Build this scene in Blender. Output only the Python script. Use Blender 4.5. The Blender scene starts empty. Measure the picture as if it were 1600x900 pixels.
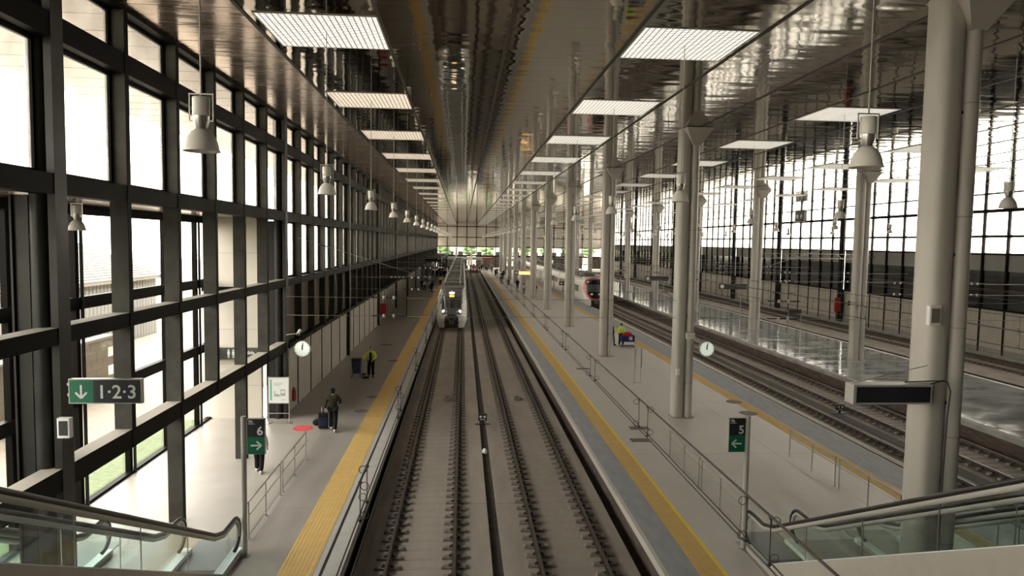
import bpy, bmesh, math, random
from mathutils import Vector, Matrix
random.seed(7)
PI = math.pi
SC = bpy.context.scene
C = SC.collection

# ------------------------------------------------------------------ camera, world, exposure
FPX, PITCH, YAW, ROLL, EYE = 1075.6, .0665, .0719, .0152, 7.85
cy, sy, cp, sp, cr, sr = math.cos(YAW), math.sin(YAW), math.cos(PITCH), math.sin(PITCH), math.cos(ROLL), math.sin(ROLL)
fwd = Vector((sy*cp, cy*cp, -sp)); rgt = Vector((cy, -sy, 0)); upv = rgt.cross(fwd)
ca = cr*rgt + sr*upv; cb = -sr*rgt + cr*upv
cam_d = bpy.data.cameras.new('camera'); cam = bpy.data.objects.new('camera', cam_d); C.objects.link(cam)
cam.matrix_world = Matrix(((ca.x, cb.x, -fwd.x, 0), (ca.y, cb.y, -fwd.y, 0), (ca.z, cb.z, -fwd.z, EYE), (0, 0, 0, 1)))
cam_d.sensor_width = 36; cam_d.lens = 36*FPX/1600; cam_d.clip_start = .05; cam_d.clip_end = 900
SC.camera = cam
W = bpy.data.worlds.new('overcast_sky'); SC.world = W; W.use_nodes = True
wn = W.node_tree.nodes; wl = W.node_tree.links
bg = wn['Background']; bg.inputs['Strength'].default_value = 7.5
tc = wn.new('ShaderNodeTexCoord'); sx = wn.new('ShaderNodeSeparateXYZ'); rp = wn.new('ShaderNodeValToRGB')
wl.new(tc.outputs['Generated'], sx.inputs[0]); wl.new(sx.outputs['Z'], rp.inputs[0]); wl.new(rp.outputs[0], bg.inputs['Color'])
rp.color_ramp.elements[0].position = 0; rp.color_ramp.elements[0].color = (.80, .74, .62, 1)
rp.color_ramp.elements[1].position = .5; rp.color_ramp.elements[1].color = (1, .955, .915, 1)
SC.view_settings.view_transform = 'Standard'; SC.view_settings.look = 'None'
SC.view_settings.exposure = 0.92; SC.view_settings.gamma = 1; SC.view_settings.use_curve_mapping = False
PANEL_LIGHT = .72
SC.cycles.use_denoising = True
SC.cycles.max_bounces = 9; SC.cycles.diffuse_bounces = 5; SC.cycles.glossy_bounces = 5
SC.cycles.transparent_max_bounces = 24; SC.cycles.transmission_bounces = 6
SC.cycles.sample_clamp_indirect = 12; SC.cycles.caustics_reflective = False; SC.cycles.caustics_refractive = False

# ------------------------------------------------------------------ materials
MATS = {}
def mat(name, col, rough=.5, metal=0., noise=0., nscale=(1, 1, 1), nbase=4., bump=0., bscale=None, emit=0., ecol=None, spec=None, rvar=0.):
    if name in MATS: return MATS[name]
    m = bpy.data.materials.new(name); m.use_nodes = True; MATS[name] = m
    n = m.node_tree.nodes; l = m.node_tree.links; b = n['Principled BSDF']
    c = (col[0], col[1], col[2], 1)
    b.inputs['Base Color'].default_value = c; b.inputs['Roughness'].default_value = rough; b.inputs['Metallic'].default_value = metal
    if spec is not None: b.inputs['Specular IOR Level'].default_value = spec
    if emit:
        b.inputs['Emission Color'].default_value = tuple((ecol or col)[:3]) + (1,); b.inputs['Emission Strength'].default_value = emit
    if noise or bump or rvar:
        t = n.new('ShaderNodeTexCoord'); mp = n.new('ShaderNodeMapping'); l.new(t.outputs['Object'], mp.inputs[0]); mp.inputs['Scale'].default_value = nscale
        nz = n.new('ShaderNodeTexNoise'); nz.inputs['Scale'].default_value = nbase; nz.inputs['Detail'].default_value = 5; nz.inputs['Roughness'].default_value = .62
        l.new(mp.outputs[0], nz.inputs['Vector'])
        if noise:
            mx = n.new('ShaderNodeMix'); mx.data_type = 'RGBA'
            mr = n.new('ShaderNodeMapRange'); mr.inputs[1].default_value = .3; mr.inputs[2].default_value = .7
            l.new(nz.outputs[0], mr.inputs[0]); l.new(mr.outputs[0], mx.inputs[0])
            mx.inputs[6].default_value = tuple(x*(1-noise) for x in col[:3]) + (1,); mx.inputs[7].default_value = tuple(min(1, x*(1+noise)) for x in col[:3]) + (1,)
            l.new(mx.outputs[2], b.inputs['Base Color'])
        if rvar:
            m2 = n.new('ShaderNodeMapRange'); m2.inputs[1].default_value = .3; m2.inputs[2].default_value = .7
            m2.inputs[3].default_value = max(.02, rough-rvar); m2.inputs[4].default_value = rough+rvar
            l.new(nz.outputs[0], m2.inputs[0]); l.new(m2.outputs[0], b.inputs['Roughness'])
        if bump:
            bz = n.new('ShaderNodeTexNoise'); mp2 = n.new('ShaderNodeMapping'); l.new(t.outputs['Object'], mp2.inputs[0])
            mp2.inputs['Scale'].default_value = bscale or nscale; bz.inputs['Scale'].default_value = 1 if bscale else nbase; bz.inputs['Detail'].default_value = 2
            l.new(mp2.outputs[0], bz.inputs['Vector'])
            bp = n.new('ShaderNodeBump'); bp.inputs['Strength'].default_value = 1; bp.inputs['Distance'].default_value = bump
            l.new(bz.outputs[0], bp.inputs['Height']); l.new(bp.outputs[0], b.inputs['Normal'])
    return m

def ceiling_mat():
    m = mat('polished_ceiling_sheet', (.36, .325, .265), rough=.09, metal=1.0)
    n = m.node_tree.nodes; l = m.node_tree.links; b = n['Principled BSDF']
    t = n.new('ShaderNodeTexCoord')
    # long gentle waves of the sheets, and finer ripples
    mp = n.new('ShaderNodeMapping'); mp.inputs['Scale'].default_value = (.55, 1.5, 1); l.new(t.outputs['Object'], mp.inputs[0])
    nz = n.new('ShaderNodeTexNoise'); nz.inputs['Scale'].default_value = 1.0; nz.inputs['Detail'].default_value = 1.2; l.new(mp.outputs[0], nz.inputs['Vector'])
    # seams across every 1.41 m
    s = n.new('ShaderNodeSeparateXYZ'); l.new(t.outputs['Object'], s.inputs[0])
    md = n.new('ShaderNodeMath'); md.operation = 'PINGPONG'; md.inputs[1].default_value = .698; l.new(s.outputs['Y'], md.inputs[0])
    ls = n.new('ShaderNodeMath'); ls.operation = 'LESS_THAN'; ls.inputs[1].default_value = .006; l.new(md.outputs[0], ls.inputs[0])
    # each sheet sags a little: parabola between the seams
    pw = n.new('ShaderNodeMath'); pw.operation = 'POWER'; pw.inputs[1].default_value = 2; l.new(md.outputs[0], pw.inputs[0])
    sg = n.new('ShaderNodeMath'); sg.operation = 'MULTIPLY_ADD'; sg.inputs[1].default_value = .25; l.new(pw.outputs[0], sg.inputs[0]); l.new(nz.outputs[0], sg.inputs[2])
    bp = n.new('ShaderNodeBump'); bp.inputs['Strength'].default_value = 1; bp.inputs['Distance'].default_value = .011
    l.new(sg.outputs[0], bp.inputs['Height']); l.new(bp.outputs[0], b.inputs['Normal'])
    mx = n.new('ShaderNodeMix'); mx.data_type = 'RGBA'; mx.inputs[6].default_value = (.36, .325, .265, 1); mx.inputs[7].default_value = (.08, .07, .06, 1)
    l.new(ls.outputs[0], mx.inputs[0])
    # dirt streaks
    m3 = n.new('ShaderNodeMapping'); m3.inputs['Scale'].default_value = (.7, 6, 1); l.new(t.outputs['Object'], m3.inputs[0])
    n3 = n.new('ShaderNodeTexNoise'); n3.inputs['Scale'].default_value = 1.5; n3.inputs['Detail'].default_value = 6; l.new(m3.outputs[0], n3.inputs['Vector'])
    r3 = n.new('ShaderNodeMapRange'); r3.inputs[1].default_value = .35; r3.inputs[2].default_value = .7; r3.inputs[3].default_value = .02; r3.inputs[4].default_value = .09
    l.new(n3.outputs[0], r3.inputs[0]); l.new(r3.outputs[0], b.inputs['Roughness'])
    l.new(mx.outputs[2], b.inputs['Base Color'])
    return m
M_ceil = ceiling_mat()
M_ceil2 = mat('brownish_ceiling_sheet', (.44, .35, .28), rough=.2, metal=.8, noise=.55, nscale=(.35, 5, 1), nbase=2.4, bump=.012, bscale=(.8, 4, 1), rvar=.1)
M_joint = mat('ceiling_joint', (.05, .04, .03), rough=.6)
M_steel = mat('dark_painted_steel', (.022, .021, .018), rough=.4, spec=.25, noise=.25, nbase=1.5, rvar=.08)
M_frameshade = mat('black_frame_and_shade', (.006, .005, .004), rough=.5, spec=.06)  # frame black; also paints the shade on mullion and beam faces towards the hall
M_litface = mat('lit_mullion_face', (.055, .052, .044), rough=.55, noise=.3, nbase=1.3, spec=.15)  # lighter copy of the mullion paint, light on camera-facing sides put into colour
M_conc = mat('platform_concrete', (.52, .495, .45), rough=.42, noise=.09, nscale=(1, .6, 1), nbase=.9, rvar=.1)
M_conc1 = mat('worn_dark_concrete', (.30, .275, .24), rough=.32, noise=.12, nscale=(1, .5, 1), nbase=.8, rvar=.04)
M_conc2 = mat('annex_floor_concrete', (.29, .265, .225), rough=.4, noise=.08, nbase=.7)
M_conc3 = mat('darker_landing_concrete', (.27, .255, .225), rough=.4, noise=.2, nbase=.8)
M_wet = mat('polished_platform_floor', (.30, .305, .29), rough=.08, noise=.25, nscale=(.5, 1.2, 1), nbase=.8, rvar=.05, bump=.006, bscale=(1.4, 3.2, 1), spec=.9)
M_slab = mat('track_slab', (.30, .262, .22), rough=.8, noise=.16, nscale=(1.3, .35, 1), nbase=1.1)
M_slab2 = mat('dirty_track_slab', (.19, .16, .13), rough=.8, noise=.4, nscale=(1.5, .5, 1), nbase=1.2)
M_slabd = mat('gutter_dark', (.045, .038, .03), rough=.85, noise=.4, nbase=3)
M_edge = mat('platform_coping', (.30, .27, .23), rough=.7, noise=.2, nbase=2)
M_edgewhite = mat('pale_coping', (.42, .41, .38), rough=.55, noise=.1, nbase=2)
M_blue = mat('blue_grey_tiles', (.30, .315, .325), rough=.6, noise=.12, nscale=(3, 1, 1), nbase=1.2)
M_yel = mat('ochre_tactile_tiles', (.60, .40, .13), rough=.6, noise=.08, nbase=3)
M_yel2 = mat('bright_yellow_line', (.85, .62, .04), rough=.5)
M_rail = mat('worn_rail_steel', (.095, .075, .06), rough=.45, metal=.3, noise=.2, nbase=2)
M_block = mat('sleeper_block', (.225, .20, .17), rough=.8, noise=.3, nbase=6)
M_clip = mat('rail_clip', (.05, .04, .035), rough=.7)
M_brownwall = mat('stained_platform_face', (.075, .055, .042), rough=.8, noise=.45, nscale=(1, .7, 3), nbase=2)
M_col = mat('grey_column_paint', (.46, .435, .39), rough=.42, noise=.07, nscale=(1, 1, .25), nbase=2)
M_panel = mat('concrete_wall_panel', (.42, .385, .33), rough=.7, noise=.10, nscale=(1, 1, .3), nbase=2.2)
M_pale = mat('pale_rendered_wall', (.56, .52, .44), rough=.7, noise=.05, nbase=1)
M_brown = mat('brown_tinted_panel', (.19, .16, .125), rough=.22, noise=.15, nscale=(1, 1, .3), nbase=1.5)
M_black = mat('black_glass', (.012, .012, .011), rough=.12, noise=.2, nbase=1)
M_greyw = mat('grey_wall_band', (.24, .23, .215), rough=.6, noise=.06)
M_tan = mat('tan_end_wall_panel', (.50, .45, .38), rough=.6, noise=.06)
M_ss = mat('stainless_steel', (.42, .41, .39), rough=.3, metal=.9)
M_alu = mat('brushed_lamp_aluminium', (.72, .70, .65), rough=.4)
M_lampw = mat('lamp_reflector', (.76, .73, .67), rough=.35)
M_dk = mat('dark_plastic', (.02, .02, .02), rough=.45)
M_rub = mat('black_rubber', (.012, .012, .012), rough=.35)
M_wire = mat('wire_metal', (.06, .05, .045), rough=.5, metal=.4)
M_wirel = mat('pale_wire', (.34, .32, .29), rough=.45, metal=.5)
M_ins = mat('insulator_ceramic', (.5, .48, .44), rough=.3)
M_white = mat('white_enamel', (.75, .75, .72), rough=.35)
M_sign = mat('sign_navy', (.014, .017, .022), rough=.35)
M_green = mat('sign_green', (.0, .13, .06), rough=.4)
M_txt = mat('sign_white', (.72, .74, .72), rough=.4)
M_red = mat('red_paint', (.45, .02, .02), rough=.45)
M_redfloor = mat('red_floor_disc', (.62, .07, .07), rough=.55)
M_emit = mat('lamp_diffuser', (.9, .88, .82), rough=.5, emit=PANEL_LIGHT, ecol=(1, .955, .86))
M_louv = mat('louvre_white', (.55, .53, .49), rough=.5)
M_escw = mat('escalator_deck', (.68, .77, .77), rough=.35)
M_clad = mat('escalator_cladding', (.40, .37, .33), rough=.45, noise=.05)
M_step = mat('escalator_step', (.22, .23, .23), rough=.5, metal=.4)
M_hrun = mat('handrail_profile', (.40, .385, .355), rough=.4)
M_sand = mat('sandy_ground', (.27, .235, .185), rough=.9, noise=.15, nbase=2)
M_grass = mat('lawn_green', (.13, .17, .08), rough=.9, noise=.3, nbase=5)
M_stone = mat('sandstone_blocks', (.27, .245, .20), rough=.9, noise=.06)
M_wmet = mat('white_corrugated_metal', (.30, .30, .285), rough=.5)

def glass_mat(name, tint, gloss=.12, rough=.03, milk=0.):
    m = bpy.data.materials.new(name); m.use_nodes = True; n = m.node_tree.nodes; l = m.node_tree.links
    for x in list(n): n.remove(x)
    o = n.new('ShaderNodeOutputMaterial'); t = n.new('ShaderNodeBsdfTransparent'); t.inputs[0].default_value = tuple(tint) + (1,)
    g = n.new('ShaderNodeBsdfGlossy'); g.inputs['Roughness'].default_value = rough
    lw = n.new('ShaderNodeLayerWeight'); lw.inputs[0].default_value = .5; p5 = n.new('ShaderNodeMath'); p5.operation = 'POWER'; p5.inputs[1].default_value = 5; l.new(lw.outputs['Facing'], p5.inputs[0])
    fr = n.new('ShaderNodeMath'); fr.operation = 'MULTIPLY_ADD'; fr.inputs[1].default_value = .9; fr.inputs[2].default_value = .04; l.new(p5.outputs[0], fr.inputs[0])
    mx = n.new('ShaderNodeMixShader'); l.new(fr.outputs[0], mx.inputs[0]); l.new(g.outputs[0], mx.inputs[2])
    if milk:
        tr = n.new('ShaderNodeBsdfTranslucent'); tr.inputs[0].default_value = tuple(tint) + (1,)
        tcd = n.new('ShaderNodeTexCoord'); nz = n.new('ShaderNodeTexNoise'); nz.inputs['Scale'].default_value = 1.6; nz.inputs['Detail'].default_value = 6
        l.new(tcd.outputs['Object'], nz.inputs['Vector'])
        mr = n.new('ShaderNodeMapRange'); mr.inputs[1].default_value = .35; mr.inputs[2].default_value = .75; mr.inputs[3].default_value = milk; mr.inputs[4].default_value = min(1, milk+.15)
        l.new(nz.outputs[0], mr.inputs[0])
        m2 = n.new('ShaderNodeMixShader'); l.new(mr.outputs[0], m2.inputs[0]); l.new(t.outputs[0], m2.inputs[1]); l.new(tr.outputs[0], m2.inputs[2])
        l.new(m2.outputs[0], mx.inputs[1])
    else: l.new(t.outputs[0], mx.inputs[1])
    l.new(mx.outputs[0], o.inputs[0]); return m
G_pane = glass_mat('streaky_window_glass', (.955, .95, .925), milk=.12)
G_clear = glass_mat('clear_window_glass', (.95, .955, .94))
G_esc = glass_mat('green_tinted_balustrade_glass', (.93, .965, .95))

# ------------------------------------------------------------------ mesh helpers
class MB:
    def __init__(s): s.v = []; s.f = []; s.m = []; s.mats = []; s.sm = []
    def mi(s, m):
        if m not in s.mats: s.mats.append(m)
        return s.mats.index(m)
    def add(s, vs, fs, m, smooth=False):
        o = len(s.v); s.v += [tuple(v) for v in vs]; k = s.mi(m)
        for f in fs: s.f.append([i+o for i in f]); s.m.append(k); s.sm.append(smooth)
        return s
    def box(s, x0, x1, y0, y1, z0, z1, m, rot=None, piv=None):
        vs = [Vector((x, y, z)) for z in (z0, z1) for y in (y0, y1) for x in (x0, x1)]
        if rot is not None:
            p = Vector(piv or ((x0+x1)/2, (y0+y1)/2, (z0+z1)/2)); vs = [rot @ (v-p) + p for v in vs]
        return s.add(vs, [(0, 2, 3, 1), (4, 5, 7, 6), (0, 1, 5, 4), (2, 6, 7, 3), (0, 4, 6, 2), (1, 3, 7, 5)], m)
    def rbox(s, x0, x1, y0, y1, z0, z1, r, m, k=4):          # box with rounded vertical edges
        pts = []
        for cx_, cy_, a0 in ((x1-r, y1-r, 0), (x0+r, y1-r, PI/2), (x0+r, y0+r, PI), (x1-r, y0+r, 1.5*PI)):
            for i in range(k+1):
                a = a0+PI/2*i/k; pts.append((cx_+r*math.cos(a), cy_+r*math.sin(a)))
        return s.prism(pts, z0, z1, m, True)
    def prism(s, pts, z0, z1, m, smooth=False):
        n = len(pts); s.add([(x, y, z0) for x, y in pts]+[(x, y, z1) for x, y in pts], [(i, (i+1) % n, n+(i+1) % n, n+i) for i in range(n)], m, smooth)
        return s.add([(x, y, z0) for x, y in pts]+[(x, y, z1) for x, y in pts], [tuple(range(n-1, -1, -1)), tuple(range(n, 2*n))], m)
    def tube(s, pts, r, m, k=8, caps=True):
        pts = [Vector(p) for p in pts]; rs = r if isinstance(r, (list, tuple)) else [r]*len(pts); vs = []
        up = None
        for i, p in enumerate(pts):
            d = (pts[min(i+1, len(pts)-1)]-pts[max(i-1, 0)]).normalized()
            if up is None: up = Vector((0, 0, 1)) if abs(d.z) < .9 else Vector((1, 0, 0))
            a = d.cross(up)
            if a.length < 1e-4: a = d.cross(Vector((0, 1, 0)))
            a.normalize(); b = a.cross(d); up = b
            for j in range(k):
                t = 2*PI*j/k; vs.append(p+a*math.cos(t)*rs[i]+b*math.sin(t)*rs[i])
        n = len(pts); fs = [(i*k+j, i*k+(j+1) % k, (i+1)*k+(j+1) % k, (i+1)*k+j) for i in range(n-1) for j in range(k)]
        s.add(vs, fs, m, True)
        if caps: s.add(vs[:k], [tuple(range(k-1, -1, -1))], m); s.add(vs[-k:], [tuple(range(k))], m)
        return s
    def lathe(s, prof, m, k=20, c=(0, 0), smooth=True):     # prof: (r, z) list
        vs = [(c[0]+r*math.cos(2*PI*j/k), c[1]+r*math.sin(2*PI*j/k), z) for r, z in prof for j in range(k)]
        return s.add(vs, [(i*k+j, i*k+(j+1) % k, (i+1)*k+(j+1) % k, (i+1)*k+j) for i in range(len(prof)-1) for j in range(k)], m, smooth)
    def disc(s, c, r, h, m, axis='z', k=24, ry=None):
        vs = []
        for d in (0, h):
            for j in range(k):
                a, b = r*math.cos(2*PI*j/k), (ry or r)*math.sin(2*PI*j/k)
                vs.append({'z': (c[0]+a, c[1]+b, c[2]+d), 'y': (c[0]+a, c[1]+d, c[2]+b), 'x': (c[0]+d, c[1]+a, c[2]+b)}[axis])
        s.add(vs, [(j, (j+1) % k, k+(j+1) % k, k+j) for j in range(k)], m, True)
        return s.add(vs, [tuple(range(k-1, -1, -1)), tuple(range(k, 2*k))], m)
    def ball(s, c, r, m, k=12, n=8):
        r = r if isinstance(r, (tuple, list)) else (r, r, r)
        vs = [(c[0]+r[0]*math.sin(PI*i/n)*math.cos(2*PI*j/k), c[1]+r[1]*math.sin(PI*i/n)*math.sin(2*PI*j/k), c[2]+r[2]*math.cos(PI*i/n)) for i in range(n+1) for j in range(k)]
        return s.add(vs, [(i*k+j, (i+1)*k+j, (i+1)*k+(j+1) % k, i*k+(j+1) % k) for i in range(n) for j in range(k)], m, True)
    def build(s, name, parent=None, loc=None, kind=None, fix=True):
        me = bpy.data.meshes.new(name); me.from_pydata(s.v, [], s.f)
        for m in s.mats: me.materials.append(m)
        me.polygons.foreach_set('material_index', s.m); me.polygons.foreach_set('use_smooth', s.sm)
        if fix:
            b = bmesh.new(); b.from_mesh(me); bmesh.ops.remove_doubles(b, verts=b.verts, dist=1e-5) if False else None
            bmesh.ops.recalc_face_normals(b, faces=b.faces); b.to_mesh(me); b.free()
        me.update()
        o = bpy.data.objects.new(name, me); C.objects.link(o)
        if parent: o.parent = parent
        if loc: o.location = loc
        if kind: o['kind'] = kind
        return o
def ibeam_z(b, x0, x1, yc, w, z0, z1, m, t=.05):           # upright mullion, hall-facing skin darkened as shade, other faces greyed as lit
    b.box(x1-.012, x1, yc-w/2, yc+w/2, z0, z1, M_frameshade); b.box(x0, x1-.012, yc-w/2, yc+w/2, z0, z1, M_litface)
def tag(o, label=None, cat=None, group=None, kind=None):
    if label: o['label'] = label
    if cat: o['category'] = cat
    if group: o['group'] = group
    if kind: o['kind'] = kind
    return o
def thing(name, label, cat, loc=(0, 0, 0), rz=0, group=None):
    o = bpy.data.objects.new(name, None); C.objects.link(o); o.location = loc; o.rotation_euler = (0, 0, rz); o.empty_display_size = .2
    return tag(o, label, cat, group, 'thing')
def dup(root, loc=None, rz=None, label=None, group=None, parent=None):
    r = root.copy(); C.objects.link(r)
    if parent is not None: r.parent = parent
    if loc is not None: r.location = loc
    if rz is not None: r.rotation_euler = (0, 0, rz)
    if label: r['label'] = label
    if group: r['group'] = group
    for ch in list(root.children): dup(ch, parent=r)
    return r
ORD = 'first second third fourth fifth sixth seventh eighth ninth tenth eleventh twelfth thirteenth fourteenth fifteenth sixteenth seventeenth eighteenth nineteenth twentieth twenty-first twenty-second twenty-third twenty-fourth twenty-fifth twenty-sixth'.split()
def text(s, size, m, parent, loc, name='lettering', rot=(PI/2, 0, 0), align='LEFT', bold=.0):
    cu = bpy.data.curves.new(name, 'FONT'); cu.body = s; cu.size = size; cu.align_x = align; cu.extrude = .003; cu.offset = bold; cu.resolution_u = 3
    t = bpy.data.objects.new(name+'_curve', cu); C.objects.link(t)
    me = bpy.data.meshes.new_from_object(t.evaluated_get(bpy.context.evaluated_depsgraph_get()))
    bpy.data.objects.remove(t); me.materials.clear(); me.materials.append(m)
    o = bpy.data.objects.new(name, me); C.objects.link(o); o.parent = parent; o.location = loc; o.rotation_euler = rot
    return o
def arrow(m, parent, c, L, d, name='arrow', t=.035):       # stroke arrow in the XZ plane facing -Y; d = direction (dx, dz)
    b = MB(); dx, dz = d; px, pz = -dz, dx; y = c[1]
    def bar(p, q):
        vx, vz = q[0]-p[0], q[1]-p[1]; n = math.hypot(vx, vz); nx, nz = -vz/n*t/2, vx/n*t/2
        vs = [(p[0]+nx, y, p[1]+nz), (q[0]+nx, y, q[1]+nz), (q[0]-nx, y, q[1]-nz), (p[0]-nx, y, p[1]-nz)]
        vs += [(v[0], y-.004, v[2]) for v in vs]
        b.add(vs, [(0, 1, 2, 3), (4, 5, 6, 7), (0, 1, 5, 4), (1, 2, 6, 5), (2, 3, 7, 6), (3, 0, 4, 7)], m)
    tip = (c[0]+dx*L/2, c[2]+dz*L/2); tail = (c[0]-dx*L/2, c[2]-dz*L/2); bar(tail, tip)
    for sg in (-1, 1): bar((tip[0]-dx*L*.42+px*L*.42*sg, tip[1]-dz*L*.42+pz*L*.42*sg), (tip[0]+dx*t*.3, tip[1]+dz*t*.3))
    return b.build(name, parent)

# ------------------------------------------------------------------ layout numbers (metres; platform top z = 0, camera over x = 0, y = 0)
S = 16.75; YC0 = 13.6; YEND = 206.; ZC = 13.0; XL = -7.6; XR = 43.5; ZS = -.70; YB = -12.
NB = 12
def cyl(i): return YC0+S*i
# ------------------------------------------------------------------ ground and platforms
YT = 188.
b = MB()
b.box(-2.72, .86, YB, YT, -1.2, ZS, M_slab); b.box(1.16, 4.68, YB, YT, -1.2, ZS, M_slab)
for y in range(-10, 188, 8):
    for x0, x1 in ((-2.72, .86), (1.16, 4.68)): b.box(x0, x1, y, y+.015, ZS, ZS+.001, M_slabd)
b.build('floor_track_slab', kind='structure')
b = MB(); b.box(.86, 1.16, YB, YT, -1.2, ZS-.12, M_slabd); b.box(-3.0, -2.72, YB, YT, -1.2, -1.05, M_slabd); b.box(4.68, 5.1, YB, YT, -1.2, -.98, M_slabd)
b.build('floor_gutter', kind='structure')
b = MB(); b.box(16.1, 22.6, YB, YT, -1.2, ZS, M_slab2); b.box(32.3, 40.6, YB, YT, -1.2, ZS, M_slab2); b.box(15.4, 16.1, YB, YT, -1.2, -.95, M_slabd); b.box(22.6, 23.2, YB, YT, -1.2, -.95, M_slabd); b.box(31.6, 32.3, YB, YT, -1.2, -.95, M_slabd); b.box(40.6, 41.4, YB, YT, -1.2, -.95, M_slabd)
b.box(18.9, 19.5, YB, YT, ZS, ZS+.01, M_slabd)
b.build('floor_middle_track_bed', kind='structure')

def joints(b, x0, x1, y0, y1, dx, dy, z, w=.012, m=None, y_off=0):
    y = y0+y_off
    while y < y1: b.box(x0, x1, y, y+w, z, z+.0015, m or M_slabd); y += dy
M_jt = mat('floor_joint', (.20, .19, .17), rough=.8)
def platform(name, x0, x1, m, face, lip=.05):
    b = MB(); b.box(x0, x1, YB, YT, -.22, 0, m)
    b.box(x0+lip+.12, x1-lip-.12, YB, YT, -1.2, -.22, face)
    return b
b = platform('x', XL-.5, -2.8, M_conc1, M_brownwall)
joints(b, XL, -4.4, 20, YT, 0, 8.4, 0, m=M_jt); b.box(-5.9, -5.888, YB, YT, 0, .0015, M_jt)
b.build('floor_platform_one', kind='structure')
b = platform('x', 4.87, 15.75, M_conc, M_brownwall)
joints(b, 6.4, 13.7, 24.9, YT, 0, 8.4, 0, m=M_jt); b.box(9.0, 9.012, 18, YT, 0, .0015, M_jt); b.box(11.9, 11.912, 22, YT, 0, .0015, M_jt)
b.build('floor_platform_two', kind='structure')
b = platform('x', 23.0, 31.8, M_wet, M_brownwall)
b.box(23.0, 23.35, YB, YT, 0, .002, M_edge); b.box(31.55, 31.8, YB, YT, 0, .002, M_edgewhite)
b.build('floor_platform_three', kind='structure')
b = MB(); b.box(41.0, XR+.4, YB, YT, -.5, -.3, M_wet); b.box(41.15, XR+.4, YB, YT, -1.2, -.5, M_brownwall); b.box(41.0, 41.3, YB, YT, -.3, -.298, M_edgewhite)
b.build('floor_platform_four', kind='structure')
b = MB(); b.box(XL-.5, XR+.4, YT, YEND+.4, -1.2, 0, M_conc); b.build('floor_concourse', kind='structure')
b = MB(); b.box(XL-.49, -5.62, YB, 29.2, 0, .003, M_conc2); b.build('floor_annex_apron', kind='structure')
b = MB(); b.box(7.3, 12.15, 2, 17.35, 0, .005, M_conc3); b.box(-10.0, -5.62, 2, 17.35, .003, .006, M_conc3); b.build('floor_escalator_pit', kind='structure')
# floor strips
for nm, x0, x1, m in (('floor_strip_pale', -3.42, -2.8, M_edgewhite), ('floor_strip_ochre', -4.26, -3.45, M_yel), ('floor_strip_blue_grey', 4.98, 5.72, M_blue),
                      ('floor_strip_ochre', 5.72, 6.3, M_yel), ('floor_strip_yellow_line', 6.3, 6.4, M_yel2), ('floor_strip_ochre', 13.66, 14.26, M_yel), ('floor_strip_blue_grey', 14.3, 15.7, M_blue)):
    b = MB(); b.box(x0, x1, YB, YT-6, 0, .004, m)
    if m is M_yel:
        for k in range(int((x1-x0)/.1)): b.box(x0+.03+k*.1, x0+.065+k*.1, YB, YT-6, .004, .009, m)
    b.build(nm, kind='structure')
b = MB(); b.box(16.86, 17.2, YB, YT, ZS, ZS+.2, mat('pale_duct_concrete', (.66, .62, .54), rough=.7)); b.build('trim_concrete_cable_duct', kind='structure')
b = MB(); b.box(-2.98, -2.88, YB, YT, -.42, -.36, M_ss); b.tube([(-2.78, YB, -.75), (-2.78, YT, -.75)], .035, M_ss, 6); b.build('trim_cable_pipe', kind='structure')

# ------------------------------------------------------------------ tracks
def sleeper_mb():
    b = MB()
    b.box(-.6, .6, -.08, .08, -.05, .002, M_slab)
    for rx in (-.869, .869):
        b.box(rx-.34, rx+.34, -.1, .1, 0, .055, M_block)
        for sg in (-1, 1):
            b.box(rx+sg*.28-.045, rx+sg*.28+.045, -.075, .075, .055, .075, M_block)
            b.box(rx+sg*.11-.04, rx+sg*.11+.04, -.04, .04, .055, .10, M_clip)
            b.tube([(rx+sg*.09, 0, .08), (rx+sg*.09, 0, .13)], .018, M_clip, 6)
    return b
sl_proto = None
def track(xc, label, y0, y1, nparts, ystart):
    global sl_proto
    t = thing('railway_track', label, 'railway track', (xc, 0, 0), 0, 'railway tracks')
    for sg in (-1, 1):
        b = MB(); x = sg*.869
        b.box(x-.036, x+.036, y0, y1, -.565, -.52, M_rail); b.box(x-.012, x+.012, y0, y1, -.62, -.565, M_rail); b.box(x-.07, x+.07, y0, y1, -.645, -.62, M_rail)
        b.build('rail', t)
    pitch = .56
    for k in range(nparts):
        if sl_proto is None: sl_proto = sleeper_mb().build('sleeper_block', t, (0, ystart, ZS)); continue
        c = sl_proto.copy(); c.parent = t; C.objects.link(c); c.location = (0, ystart+k*pitch, ZS)
    b = MB(); k = nparts; y = ystart+k*pitch
    while y < y1:
        for rx in (-.869, .869):
            b.box(rx-.34, rx+.34, y-.1, y+.1, ZS, ZS+.055, M_block); b.box(rx-.15, rx+.15, y-.05, y+.05, ZS+.055, ZS+.11, M_clip)
        y += pitch
    s = b.build('sleeper_rows', t); s['kind'] = 'stuff'
track(-1.01, 'railway track running up to the white train', 0, YT-1.7, 100, 14.8)
track(3.00, 'empty railway track beside the platform with the bright yellow line', 0, YT-1.7, 100, 14.8)
track(17.36, 'railway track under the red train, next to the pale cable duct', 0, YT-1.7, 100, 17)
track(21.15, 'dark railway track along the edge of the shiny wet-looking platform', 0, YT-1.7, 90, 22)
track(33.6, 'railway track on the far side of the shiny platform', 0, YT-1, 80, 34)
track(39.2, 'farthest railway track, below the panelled wall', 0, YT-1, 70, 40)

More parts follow.
